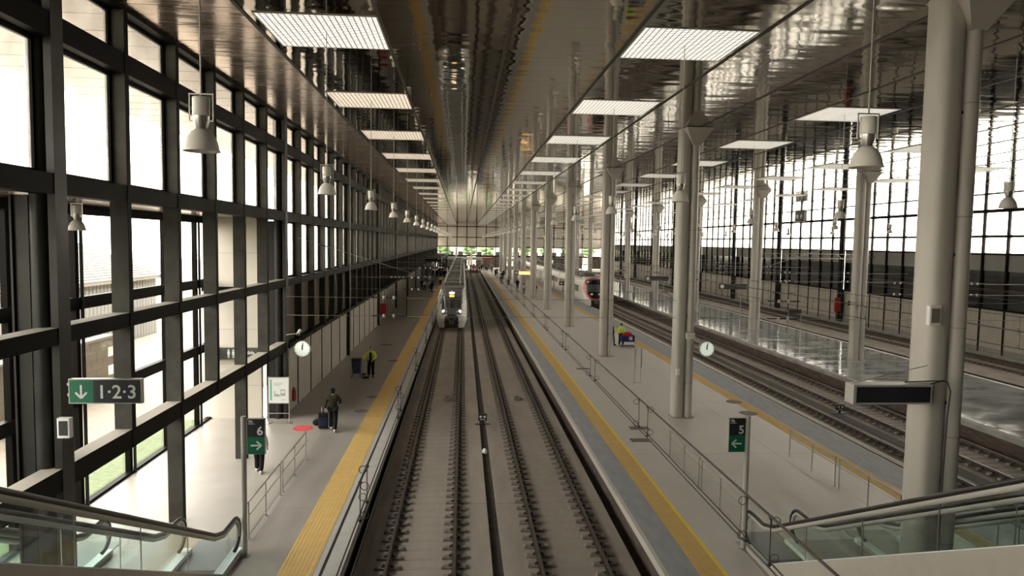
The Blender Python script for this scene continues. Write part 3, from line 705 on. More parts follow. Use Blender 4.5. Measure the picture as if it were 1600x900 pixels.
# information boards
t = thing('poster_board', 'white poster with a green stripe on a steel stand before the dark column', 'notice board', (-7.75, 29.55, 0))
for s in (-1, 1):
    b = MB(); b.tube([(s*.43, 0, 0), (s*.43, 0, 2.0)], .02, M_ss, 8); b.disc((s*.43, 0, 0), .15, .015, M_ss); b.build('leg', t)
b = MB(); b.tube([(-.43, 0, .42), (.43, 0, .42)], .018, M_ss, 8); b.build('crossbar', t)
b = MB(); b.box(-.44, .44, -.03, .03, .85, 1.98, M_ss); b.build('board_frame', t)
b = MB(); b.box(-.41, .41, -.036, -.03, .88, 1.95, mat('poster_paper', (.72, .73, .70))); b.build('poster', t)
b = MB(); b.box(-.35, -.28, -.04, -.036, 1.0, 1.88, mat('poster_green', (.10, .45, .32)))
gr = mat('poster_grey', (.35, .36, .35))
for k in range(3): b.box(-.2, .2-.06*k, -.04, -.036, 1.72-k*.05, 1.735-k*.05, gr)
b.box(.08, .28, -.04, -.036, 1.18, 1.45, gr); b.box(.11, .25, -.042, -.04, 1.3, 1.4, M_txt); b.box(-.15, .05, -.04, -.036, 1.15, 1.25, gr); b.box(-.18, -.14, -.04, -.036, 1.15, 1.35, gr); b.disc((-.16, -.04, 1.38), .025, .004, gr, 'y', 10)
b.box(.12, .3, -.04, -.036, 1.0, 1.02, gr); b.build('printed_design', t)
t = thing('information_totem', 'narrow white notice panel on two thin legs on the middle platform', 'notice board', (9.95, 38.0, 0))
for s in (-1, 1):
    b = MB(); b.tube([(s*.17, 0, 0), (s*.17, 0, 1.95)], .02, M_ss, 8); b.box(s*.17-.15, s*.17+.15, -.05, .05, 0, .015, M_ss); b.build('leg', t)
b = MB(); b.box(-.17, .17, -.03, .03, .85, 1.95, M_white); b.box(.17, .2, -.05, .05, .85, 1.97, M_steel); b.box(-.19, -.17, -.05, .05, .85, 1.97, M_ss); b.build('panel', t)
t = thing('portal_frame_sign', 'tall thin steel frame with a dark plate on the shiny platform', 'sign', (27.5, 55, 0))
for s in (-1, 1):
    b = MB(); b.tube([(s*.55, 0, 0), (s*.55, 0, 2.6)], .035, M_ss, 8); b.build('leg', t)
b = MB(); b.box(-.58, .58, -.03, .03, 2.3, 2.65, M_steel); b.build('panel', t)

def led_board(x, y, z, w, label, lit, zr=0):
    t = thing('departure_board', label, 'display', (x, y, z)); b = MB(); b.box(-w/2, w/2, -.12, .12, 0, .62, M_dk); b.build('housing', t)
    if lit:
        b = MB(); b.box(-w*.28, w*.3, -.13, -.12, .06, .56, mat('amber_led', (.9, .45, .1), emit=1.0, ecol=(1, .52, .12))); b.build('screen', t)
        b = MB()
        for k in range(3): b.box(-w*.26, w*.28-.2*k, -.134, -.13, .13+.15*k, .16+.15*k, mat('pale_led', (.9, .8, .5), emit=1.2, ecol=(1, .85, .5)))
        b.build('led_lines', t)
    b = MB(); b.tube([(w*.3, 0, 0), (w*.3, 0, -z)], .05, M_ss, 8); b.build('pole', t)
    b = MB(); b.disc((-w*.4, -.13, .31), .22, .01, M_txt, 'y', 20); b.build('dial', t)
led_board(9.3, 104, 2.9, 3.0, 'amber lit departure board over the far part of the middle platform', True)
led_board(20*1.32, 92, 2.9, 3.2, 'unlit black departure board with a clock on the shiny platform', False)
led_board(30.6, 76, 2.9, 3.2, 'black departure board with a clock farther along the shiny platform edge', False)
led_board(-6.3, 118, 2.9, 2.4, 'black departure board with a clock by the far concrete wall', False)
for (x, y, z, lab) in ((-6.6, 71, 3.9, 'dark direction sign with white symbols hung by the concrete wall'), (12.2, 80, 2.9, 'dark green direction sign by the red train'), (37, 62, 2.4, 'small dark direction sign before the panelled wall')):
    t = thing('direction_sign', lab, 'sign', (x, y, z)); b = MB(); b.box(-.9, .9, -.06, .06, 0, .42, M_sign); b.build('panel', t)
    b = MB()
    for k in range(4): b.box(-.75+k*.4, -.55+k*.4, -.066, -.06, .12, .3, M_txt)
    b.build('symbols', t); b = MB(); b.tube([(.9, 0, .3), (.9, 0, -z)], .04, M_steel, 8); b.build('pole', t)

# small wall equipment
t = thing('security_camera', 'white security camera on an arm above the clock by the dark column', 'camera', (-7.05, 30.2, 3.75))
b = MB(); b.tube([(-.55, .0, -.05), (-.2, 0, .0), (0, 0, .0)], .02, M_ss, 8); b.build('arm', t); b = MB(); b.tube([(0, -.2, .0), (0, .2, .12)], .07, M_white, 12); b.build('housing', t); b = MB(); b.tube([(0, -.24, -.012), (0, -.2, 0)], .05, M_dk, 12); b.build('lens', t)
t = thing('fire_extinguisher', 'red fire extinguisher on the concrete wall beside the poster stand', 'fire extinguisher', (XL+.06, 31.3, .55))
b = MB(); b.lathe([(0, 0), (.085, 0), (.09, .03), (.09, .45), (.06, .55), (.03, .58), (0, .58)], M_red, 16); b.build('body', t); b = MB(); b.box(-.03, .03, -.08, .03, .58, .63, M_dk); b.build('valve', t); b = MB(); b.tube([(0, -.08, .6), (.1, -.1, .45), (.09, -.06, .15)], .012, M_dk, 6); b.build('hose', t)
t = thing('fire_hose_cabinet', 'tall red cabinet on the third dark column of the glazed wall', 'cabinet', (XL+.3, cyl(3)+.25, .9)); b = MB(); b.box(-.28, .28, 0, .25, 0, 1.1, M_red); b.build('body', t); b = MB(); b.box(-.24, .24, -.012, 0, .05, 1.05, M_red); b.build('door', t); b = MB(); b.box(-.1, .1, .02, .2, -.9, 0, M_greyw); b.build('stand', t)
t = thing('fire_hose_cabinet', 'red cabinet by a black column of the far panelled wall', 'cabinet', (XR-.85, YRC[3]-.7, .5)); b = MB(); b.box(-.3, .3, 0, .25, 0, 1.6, M_red); b.build('body', t); b = MB(); b.box(-.1, .1, .02, .2, -.8, 0, M_dk); b.build('stand', t)

def flat_disc(x, y, r, m, name, label, cat, grp=None):
    b = MB(); b.disc((0, 0, 0), r, .008, m); b.lathe([(r*.8, .0085), (r*.84, .0085)], M_slabd, 24); o = b.build(name, loc=(x, y, .001)); tag(o, label, cat, grp, 'thing'); return o
flat_disc(-6.55, 28.7, .42, M_redfloor, 'red_floor_disc', 'round red floor sticker near the poster stand', 'floor sticker')
flat_disc(30.4, 31.8, .45, M_redfloor, 'red_floor_disc', 'red floor sticker on the shiny platform beyond the big column', 'floor sticker')
M_mh = mat('manhole_iron', (.17, .145, .12), rough=.6)
for x, y, r, lab in ((13.69, 33.3, .40, 'round manhole cover beside the ochre strip, the farther of two'), (13.46, 31.0, .42, 'round manhole cover beside the ochre strip, the nearer of two'),
                     (-4.6, 31.6, .32, 'dark round manhole cover on the ochre strip edge near the walking person'), (-4.5, 34.5, .3, 'dark round manhole cover beyond the walking person'), (-4.5, 45, .35, 'manhole cover behind the cleaner')):
    flat_disc(x, y, r, M_mh, 'manhole_cover', lab, 'manhole cover', 'manhole covers')
for x, y, lab in ((7.6, 28.5, 'dark rectangular floor grate near the second pale column'), (7.2, 24.9+1.8, 'faint rectangular floor hatch on the middle platform'), (7.6, 42.3, 'small floor grate in front of the third pale column'), (-5.7, 52, 'small dark floor grate near the concrete wall')):
    b = MB(); b.box(-.42, .42, -.25, .25, 0, .006, M_mh if 'faint' not in lab else M_jt)
    for k in range(8): b.box(-.38+k*.1, -.34+k*.1, -.22, .22, .006, .01, M_steel)
    o = b.build('floor_grate', loc=(x, y, .001)); tag(o, lab, 'grate', 'floor grates', 'thing')

# track-side equipment
def dwarf_signal(x, y, lab):
    t = thing('dwarf_signal', lab, 'signal', (x, y, ZS)); b = MB(); b.box(-.2, .2, -.07, .1, .2, .5, M_dk); b.box(-.05, .05, -.03, .03, 0, .2, M_dk); b.box(-.35, .35, -.04, .04, .0, .04, M_steel); b.build('housing', t)
    for s in (-1, 1): b = MB(); b.disc((s*.09, -.08, .38), .06, .01, M_txt, 'y', 16); b.build('lens', t)
    b = MB(); b.box(-.12, .12, -.076, -.07, .235, .27, M_txt); b.build('label_plate', t)
dwarf_signal(1.0, 31.8, 'small black signal with two white lenses over the drain between the tracks')
dwarf_signal(19.4, 33.6, 'small black signal with two white lenses between the two middle tracks')
for x, y, lab in ((-.75, 37.0, 'small metal box between the rails of the white train track'), (3.0, 37.0, 'small metal box between the rails of the empty track')):
    t = thing('track_magnet', lab, 'trackside box', (x, y, ZS)); b = MB(); b.rbox(-.16, .16, -.35, .35, .02, .14, .05, M_greyw); b.build('housing', t); b = MB(); b.box(-.1, .1, -.2, .1, .14, .155, M_steel); b.build('cover_plate', t)
t = thing('rag_bundle', 'crumpled white plastic bag lying in the drain between the tracks', 'litter', (1.0, 27.6, ZS-.1)); b = MB()
for k in range(6): b.ball((random.uniform(-.07, .07), random.uniform(-.12, .12), .12+random.uniform(-.03, .05)), (.08, .09, .07), M_txt, 8, 6)
b.build('crumpled_sheet', t)
t = thing('point_motor', 'dark motor box beside the rail next to the ochre strip', 'trackside box', (15.9, 33.2, ZS)); b = MB(); b.rbox(-.2, .25, -.6, .3, 0, .32, .06, M_dk); b.build('housing', t); b = MB(); b.ball((0, .3, .22), (.2, .25, .16), M_dk, 10, 6); b.build('cover', t)

# ------------------------------------------------------------------ overhead line
def wire_run(x, lab, zc, zm, y0=4.5, y1=186, dy=4.45, off=0):
    t = thing('overhead_line', lab, 'overhead line', (x, 0, 0), 0, 'overhead lines')
    b = MB(); b.tube([(-.03, y0, zc), (-.03, y1, zc)], .009, M_wire, 6); b.tube([(.03, y0, zc), (.03, y1, zc)], .009, M_wire, 6); b.build('contact_wire', t)
    b = MB(); b.tube([(0, y0, zm), (0, y1, zm)], .014, M_wire, 6); b.build('messenger_wire', t)
    y = 6.3+off; k = 0
    while y < 120 and k < 30:
        for dd, s in ((0, 1), (.55, -1)):
            b = MB(); b.tube([(0, y+dd, zc), (0, y+dd, zm)], .006, M_wire, 5)
            for zz, o in ((zc+.06, .05*s), (zm-.05, .05*s)):
                b.tube([(o+.045*math.cos(a*PI/6), y+dd, zz+.045*math.sin(a*PI/6)) for a in range(13)], .0045, M_wire, 4, False)
            b.ball((0, y+dd, zc), .022, M_wire, 6, 4); b.ball((0, y+dd, zm-.01), .025, M_wire, 6, 4)
            b.build('dropper', t); k += 1
        y += dy
wire_run(3.0, 'overhead line with ring droppers above the empty track', 4.76, 5.24)
wire_run(-1.1, 'overhead line with ring droppers above the white train track', 4.76, 5.2, off=1.2)
wire_run(17.4, 'overhead line above the red train', 4.76, 5.3)
wire_run(21.2, 'overhead line above the track at the shiny platform edge', 4.76, 5.3)
wire_run(33.6, 'overhead line above the track past the shiny platform', 4.76, 5.3)
wire_run(39.2, 'overhead line above the farthest track', 4.76, 5.3)
k = 0
for i in range(1, 9):
    y = 30.3+S*(i-1)
    spans = [(XL, 9.6, (-3.2,)), (10.55, 27.0, (14.6, 22.6)), (28.0, XR-.4, (31.0, 36.8))]
    for j, (xa, xb, ins) in enumerate(spans):
        nm = ('between the dark column and the pale column', 'between the middle and the shiny platform columns', 'between the shiny platform column and the far wall')[j]
        t = thing('cross_span', f'cross-span wires {nm}, {ORD[i-1]} from the camera', 'wires', (0, y, 0), 0, 'cross-span wires')
        for z, n_ in ((4.55, 'lower_wire'), (5.35, 'upper_wire')):
            b = MB(); b.tube([(xa, 0, z), ((xa+xb)/2, 0, z-.03), (xb, 0, z)], .011, M_wirel, 5); b.build(n_, t)
        for xi in ins:
            for z in (4.55, 5.35):
                b = MB()
                for q in (-.22, .22): b.lathe([(0, -.09), (.04, -.08), (.07, -.04), (.07, .02), (.04, .07), (0, .08)], M_ins, 10, (xi+q, 0)); b.v[-60:] = [(v[0], v[1], v[2]+z) for v in b.v[-60:]]
                b.tube([(xi-.75, 0, z), (xi+.75, 0, z)], .03, M_dk, 6); b.build('insulator', t)
for (p, q, lab) in (((XL+.02, 32.5, 7.9), (XL+5.5, 52, 4.9), 'thin sloping stay wire across the glazed wall'), ((XR-.6, 77, 8.0), (30, 71, 5.0), 'thin sloping stay wire before the far glazed wall')):
    t = thing('stay_wire', lab, 'wire', p); b = MB(); d_ = Vector(q)-Vector(p); b.tube([(0, 0, 0), tuple(d_)], .012, M_wirel, 5); b.build('strand', t); b = MB(); b.tube([tuple(d_*.1), tuple(d_*.14)], .03, M_dk, 6); b.build('turnbuckle', t)
t = thing('lattice_boom', 'pale lattice catenary boom before the far glazed wall', 'mast', (31.25, 70, 6.6))
b = MB()
for z in (0, .5): b.tube([(0, 0, z), (11.5, 0, z)], .03, M_wirel, 6)
for k in range(20): b.tube([(k*.575, 0, 0 if k % 2 else .5), ((k+1)*.575, 0, .5 if k % 2 else 0)], .018, M_wirel, 5)
b.build('lattice', t); b = MB(); b.tube([(11.5, 0, .25), (12.24, 0, .25)], .05, M_steel, 6); b.build('bracket', t)
# twin lamps box high on the far wall
t = thing('floodlight_box', 'black box with two round white lenses high on the far glazed wall', 'floodlight', (XR-.35, 86, 11.0)); b = MB(); b.box(-.1, .3, -1.2, 1.2, 0, 1.5, M_dk); b.build('housing', t)
for s in (-.5, .5):
    b = MB(); b.disc((-.12, s, .7), .28, .02, M_txt, 'x', 16); b.build('lens', t)

# ------------------------------------------------------------------ trains
M_tw = mat('train_white', (.66, .65, .60), rough=.3); M_tg = mat('train_grey', (.13, .13, .125), rough=.4); M_tmask = mat('train_mask', (.13, .135, .135), rough=.3)
M_tglass = mat('train_windscreen', (.06, .07, .065), rough=.08); M_troof = mat('train_roof', (.10, .095, .085), rough=.6, noise=.2, nbase=2); M_tred = mat('train_red', (.50, .02, .05), rough=.3)
M_head = mat('headlight_on', (1, .95, .85), emit=2, ecol=(1, .93, .82)); M_amb = mat('destination_amber', (.9, .4, .05), emit=1.0, ecol=(1, .48, .06)); M_heado = mat('headlight_glass', (.6, .65, .68), rough=.15)
def train(xc, yf, yend, label, regions, style):
    t = thing('passenger_train', label, 'train', (xc, yf, -.52))
    def hw(z):   # half width over height
        if z < .9: return 1.18+.26*(z-.15)/.75
        if z < 2.4: return 1.44+.02*math.sin((z-.9)/1.5*PI)
        if z < 3.7: return 1.44-.34*((z-2.4)/1.3)**1.6
        return 1.10
    def yf_(x, z):
        u = abs(x)/1.46
        base = .0 if z < 1.0 else .40*(z-1.0) + (.28*max(0, z-2.9)**2)
        return base + .95*u**3 + (.10*(.9-z) if z < .9 else 0)
    NX, NZ = 36, 48; z0, z1 = .18, 3.9
    parts = {}
    idx = lambda i, j: (i, j)
    P = {}
    for j in range(NZ+1):
        z = z0+(z1-z0)*j/NZ
        for i in range(NX+1):
            u = -1+2*i/NX; x = u*hw(z)*(1 if z < 3.6 else 1); P[i, j] = (x, yf_(x, z), z)
    for j in range(NZ):
        for i in range(NX):
            c = [P[i, j], P[i+1, j], P[i+1, j+1], P[i, j+1]]; x = sum(p[0] for p in c)/4; z = sum(p[2] for p in c)/4
            nm, m = regions(x, z)
            parts.setdefault(nm, (MB(), m))[0].add(c, [(0, 1, 2, 3)], m, True)
    # side skins from nose outline back to yb
    for nm, (b, m) in parts.items():
        if nm == 'front_shell':
            for s in (0, NX):
                for j in range(NZ):
                    a, c = P[s, j], P[s, j+1]; z = (a[2]+c[2])/2
                    b.add([a, (a[0], 4.0, a[2]), (c[0], 4.0, c[2]), c], [(0, 1, 2, 3)], m, True)
            top = [P[i, NZ] for i in range(NX+1)]
            for i in range(NX): b.add([top[i], top[i+1], (top[i+1][0], 4.0, 3.95), (top[i][0], 4.0, 3.95)], [(0, 1, 2, 3)], M_troof, True)
    for nm, (b, m) in parts.items(): b.build(nm, t, fix=False)
    L = yend-yf; cars = max(1, round(L/22)); cl = (L-4)/cars
    for q in range(cars):
        ya = 4.0+q*cl; yb = ya+cl-.5
        car = MB(); prof = [(-1.18, .2), (-1.44, .9), (-1.46, 1.6), (-1.44, 2.4), (-1.36, 3.0), (-1.2, 3.5), (-.8, 3.8), (.8, 3.8), (1.2, 3.5), (1.36, 3.0), (1.44, 2.4), (1.46, 1.6), (1.44, .9), (1.18, .2)]
        n = len(prof); vs = [(x, ya-(.0 if q else .05), z) for x, z in prof]+[(x, yb, z) for x, z in prof]
        car.add(vs, [(i, (i+1) % n, n+(i+1) % n, n+i) for i in range(n)]+[tuple(range(n)), tuple(range(2*n-1, n-1, -1))], M_tw)
        cb_ = car.build('carriage_body', t)
        b = MB(); b.box(-1.2, 1.2, ya, yb, 3.78, 3.86, M_troof)
        b.build('roof_deck', cb_)
        for s in (-1, 1):
            b = MB()
            yy = ya+1.2
            while yy+2.4 < yb:
                b.box(min(s*1.44, s*1.475), max(s*1.44, s*1.475), yy, yy+1.9, 1.75, 2.6, M_tglass); yy += 2.4
            b.build('side_window', cb_)
            for f in (.25, .75):
                yd = ya+(yb-ya)*f; b = MB(); b.box(min(s*1.44, s*1.48), max(s*1.44, s*1.48), yd-.65, yd+.65, .6, 2.75, M_tg if style == 'a' else M_tred); b.build('door', cb_)
        b = MB()
        for yy in (ya+2.5, yb-3): 
            for s in (-.87, .87): b.disc((s-.06, yy, .42), .42, .12, M_dk, 'x', 16); b.disc((s-.06, yy+1.2, .42), .42, .12, M_dk, 'x', 16)
            b.box(-1.05, 1.05, yy-.4, yy+1.6, .35, .6, M_dk)
        b.build('bogie', cb_)
        if q < cars-1: b = MB(); b.box(-1.2, 1.2, yb, yb+.5, .5, 3.5, M_dk); b.build('gangway', t)
        yy = ya+1.5
        while yy+3 < yb:
            h = random.choice((.25, .4, .3)); b = MB(); b.rbox(-.95, .95, yy, yy+random.choice((1.8, 2.4)), 3.86, 3.86+h, .12, M_troof if random.random() < .6 else M_tg)
            if yy % 2 < 1: b.disc((-.4, yy+.9, 3.86+h), .3, .05, M_dk); b.disc((.4, yy+.9, 3.86+h), .3, .05, M_dk)
            b.build('roof_unit', cb_); yy += 3.2
        b = MB()
        for s in (-.8, .8): b.tube([(s, ya+.4, 4.0), (s*.9, ya+3, 4.42), (s, yb-2, 4.42), (s, yb-.3, 4.0)], .035, M_ins, 6)
        b.build('roof_cable', cb_)
    # coupler
    b = MB(); b.tube([(0, .35, .75), (0, -.35, .75)], .11, M_dk, 10); b.box(-.2, .2, -.5, -.3, .6, .9, M_ss); b.box(-.12, .12, -.55, -.5, .68, .84, M_dk); b.box(-.3, -.2, -.4, -.3, .95, 1.05, M_ss); b.box(.2, .3, -.4, -.3, .95, 1.05, M_ss); b.build('coupler', t)
    return t, yf_
def reg_a(x, z):
    ax = abs(x)
    if ax < .66 and .2 < z < 1.42-.25*(ax/.66)**4: return 'coupler_pocket', M_dk
    if z > 3.75: return 'roof_front', M_troof
    if ax < .88 and 2.05 < z < 3.02: return 'windscreen', M_tglass
    if ax < 1.0-.12*max(0, 1.9-z)*2 and z > 1.42 or (z > 3.02 and ax < 1.0): return 'front_mask', M_tmask
    return 'front_shell', M_tw
ta, fa = train(-1.01, 65.0, 176, 'white and dark grey passenger train with lit headlights', reg_a, 'a')
for x, z, r, m, nm in ((-.78, 1.72, .15, M_head, 'headlight'), (.78, 1.72, .15, M_head, 'headlight'), (-.5, 1.68, .08, M_heado, 'marker_lamp'), (.5, 1.68, .08, M_heado, 'marker_lamp')):
    b = MB(); y = fa(x, z); b.ball((x, y-.0, z), (r, .07, r*.85), m, 14, 8); b.build(nm, ta)
b = MB(); b.ball((0, fa(0, 3.42)-.02, 3.42), (.26, .08, .12), M_heado if False else M_head, 14, 8); b.build('top_headlight', ta)
b = MB(); b.box(-.23, .23, fa(0, 3.12)-.06, fa(0, 3.12)+.1, 3.05, 3.24, M_amb); b.build('destination_display', ta)
b = MB(); b.box(-.1, .02, fa(0, 2.05)-.05, fa(0, 2.05)-.03, 1.98, 2.5, M_dk, Matrix.Rotation(-.4, 3, 'Y')); b.build('wiper', ta)
def reg_b(x, z):
    r = math.sqrt((x/1.38)**2+((z-2.35)/1.4)**2) if z < 2.35 else abs(x)/1.38 if z < 2.9 else math.sqrt((x/1.38)**2+((z-2.9)/.92)**2)
    if z < .95: return ('coupler_pocket', M_dk) if abs(x) < .6 else ('front_skirt', M_tw)
    if r < .84: return ('windscreen', M_tglass) if 2.2 < z < 2.95 else ('front_mask', M_black)
    if r < 1.03: return 'front_ring', M_tred
    return 'front_shell', M_tw
tb, fb = train(17.36, 88.5, 178, 'white passenger train with a red-ringed black front', reg_b, 'b')
for x, z in ((-.5, 1.72), (.5, 1.72), (-.85, 3.25), (.85, 3.25)):
    b = MB(); b.ball((x, fb(x, z)-.02, z), (.2, .06, .16 if z < 2 else .18), M_heado, 14, 8); b.build('headlight', tb)

# buffer stops and end of tracks
bs0 = None
for x, lab in ((-1.01, 'red and white buffer stop ending the white train track'), (3.0, 'red and white buffer stop ending the empty track'), (17.36, 'buffer stop ending the red train track'), (21.15, 'buffer stop ending the track at the shiny platform')):
    if bs0 is None:
        bs0 = thing('buffer_stop', lab, 'buffer stop', (x, YT-1.0, ZS), 0, 'buffer stops')
        b = MB(); b.box(-1.2, 1.2, 0, .9, 0, .9, mat('buffer_brown', (.22, .08, .05), rough=.8)); b.build('block', bs0)
        for s in (-.87, .87): b = MB(); b.tube([(s, -.5, .95), (s, .2, .95)], .1, M_dk, 10); b.disc((s, -.55, .95), .24, .06, M_dk, 'y', 16); b.box(s-.15, s+.15, -.2, .3, .75, .92, M_dk); b.build('buffer', bs0)
        b = MB(); b.tube([(0, .1, .9), (0, .1, 2.2)], .05, M_ss, 8); b.disc((0, .0, 2.1), .42, .04, M_red, 'y', 20); b.box(-.3, .3, -.02, 0, 2.03, 2.17, M_txt); b.build('stop_disc', bs0)
    else: dup(bs0, (x, YT-1.0, ZS), None, lab)

# ------------------------------------------------------------------ concourse at the far end
def kiosk(x0, x1, y, h, m, label, sign=None):
    t = thing('kiosk', label, 'kiosk', (x0, y, 0)); w = x1-x0
    b = MB(); b.box(0, w, 0, 2.5, 0, .9, M_greyw); b.box(0, w, .1, 2.5, .9, h-.5, G_clear); b.box(-.05, .05, 0, 2.5, .9, h, M_ss); b.box(w-.05, w+.05, 0, 2.5, .9, h, M_ss); b.build('counter', t)
    b = MB(); b.box(-.1, w+.1, -.1, 2.6, h-.6, h, m); b.build('fascia', t); b = MB(); b.box(-.15, w+.15, -.2, 2.7, h, h+.08, M_greyw); b.build('roof', t)
M_pb = mat('pale_blue_panel', (.42, .55, .56), rough=.3)
kiosk(-4.2, 1.5, 199, 3.2, M_pb, 'pale blue glass kiosk at the end of the white train track')
kiosk(2.0, 5.5, 199, 3.2, mat('pale_grey_panel', (.5, .52, .5)), 'pale grey kiosk behind the empty track end')
kiosk(5.8, 8.2, 199, 3.2, M_red, 'red fronted kiosk at the head of the middle platform')
kiosk(12, 20, 198, 3.0, M_pb, 'long pale blue kiosk behind the red train')
kiosk(22, 32, 198, 3.4, mat('dark_shop', (.06, .05, .05)), 'dark shop front at the head of the shiny platform')
t = thing('dark_canopy', 'black flat canopy along the far end of the glazed wall', 'canopy', (XL, 140, 0)); b = MB(); b.box(0.02, 3.2, 0, 62, 3.6, 4.4, M_frameshade); b.build('roof_slab', t)
for k in range(5): b = MB(); b.tube([(3.0, 2+k*14, 0), (3.0, 2+k*14, 3.6)], .12, M_frameshade, 10); b.build('post', t)
for x, lab in ((-1.9, 'pale mast behind the white train'), (2.4, 'white mast by the end of the empty track')):
    t = thing('lamp_mast', lab, 'mast', (x, 193, 0)); b = MB(); b.tube([(0, 0, 0), (0, 0, 6)], .22, M_white, 12); b.build('shaft', t); b = MB(); b.disc((0, 0, 6), .3, .15, M_ss); b.build('cap', t)
# outside behind the end wall
b = MB(); b.box(-60, 110, YEND+.4, 330, -.6, -.02, M_sand); b.build('ground_forecourt', kind='structure')
M_leaf = mat('tree_foliage', (.07, .12, .04), rough=.8, noise=.4, nbase=3); M_bark = mat('bark', (.12, .09, .06), rough=.9)
for k, (x, y, h) in enumerate(((-6, 222, 7), (2, 228, 8), (8, 224, 6.5), (14, 226, 8), (20, 222, 7), (27, 226, 8), (34, 221, 7), (42, 227, 8))):
    t = thing('street_tree', f'leafy tree beyond the end windows, {ORD[k]} from the glazed wall side', 'tree', (x, y, 0), 0, 'trees beyond the end wall')
    b = MB(); b.tube([(0, 0, 0), (.1, 0, h*.45), (0, .1, h*.7)], [.25, .18, .1], M_bark, 8); b.build('trunk', t)
    b = MB()
    for q in range(26):
        a = random.uniform(0, 2*PI); r = random.uniform(0, 1.9); z = h*.7+random.uniform(-1.5, 1.6); s = random.uniform(.5, 1.0); b.ball((r*math.cos(a), r*math.sin(a), z), (s, s, s*.75), M_leaf, 8, 5)
    b.build('crown', t)
t = thing('street_building', 'long beige building with dark windows beyond the end wall', 'building', (-10, 250, 0)); b = MB(); b.box(0, 60, 0, 10, 0, 6.4, M_stone); b.build('facade', t)
for k in range(16): b = MB(); b.box(1.5+k*3.4, 3.2+k*3.4, -.05, 0, 2.6, 4.2, M_black); b.build('window', t)

# ------------------------------------------------------------------ people
def skin_obj(name, verts, edges, radii, m, sub=1, parent=None, root=0):
    me = bpy.data.meshes.new(name); me.from_pydata([tuple(v) for v in verts], edges, []); o = bpy.data.objects.new(name, me); C.objects.link(o)
    o.modifiers.new('s', 'SKIN'); lay = me.skin_vertices[0].data
    for i, r in enumerate(radii): lay[i].radius = r if isinstance(r, tuple) else (r, r); lay[i].use_root = (i == root)
    sb = o.modifiers.new('b', 'SUBSURF'); sb.levels = sub; sb.render_levels = sub
    dg = bpy.context.evaluated_depsgraph_get(); m2 = bpy.data.meshes.new_from_object(o.evaluated_get(dg)); bpy.data.objects.remove(o)
    m2.materials.clear(); m2.materials.append(m)
    for p in m2.polygons: p.use_smooth = True; p.material_index = 0
    n = bpy.data.objects.new(name, m2); C.objects.link(n)
    if parent: n.parent = parent
    return n
M_skin = mat('skin', (.50, .33, .25), rough=.6)
def cloth(n, c): return mat('cloth_'+n, c, rough=.9, spec=.1)
CL = dict(black=cloth('black', (.015, .015, .016)), olive=cloth('olive', (.035, .036, .022)), navy=cloth('navy', (.02, .025, .05)), grey=cloth('grey', (.16, .16, .16)), white=cloth('white', (.6, .6, .57)),
          jeans=cloth('jeans', (.12, .16, .22)), hivis=cloth('hivis', (.70, .82, .14)), red=cloth('red', (.4, .03, .04)), tan=cloth('tan', (.32, .25, .17)), shoe=cloth('white_shoes', (.65, .64, .6)), hair=cloth('dark_hair', (.015, .012, .01)), bald=cloth('grey_hair', (.3, .28, .26)))
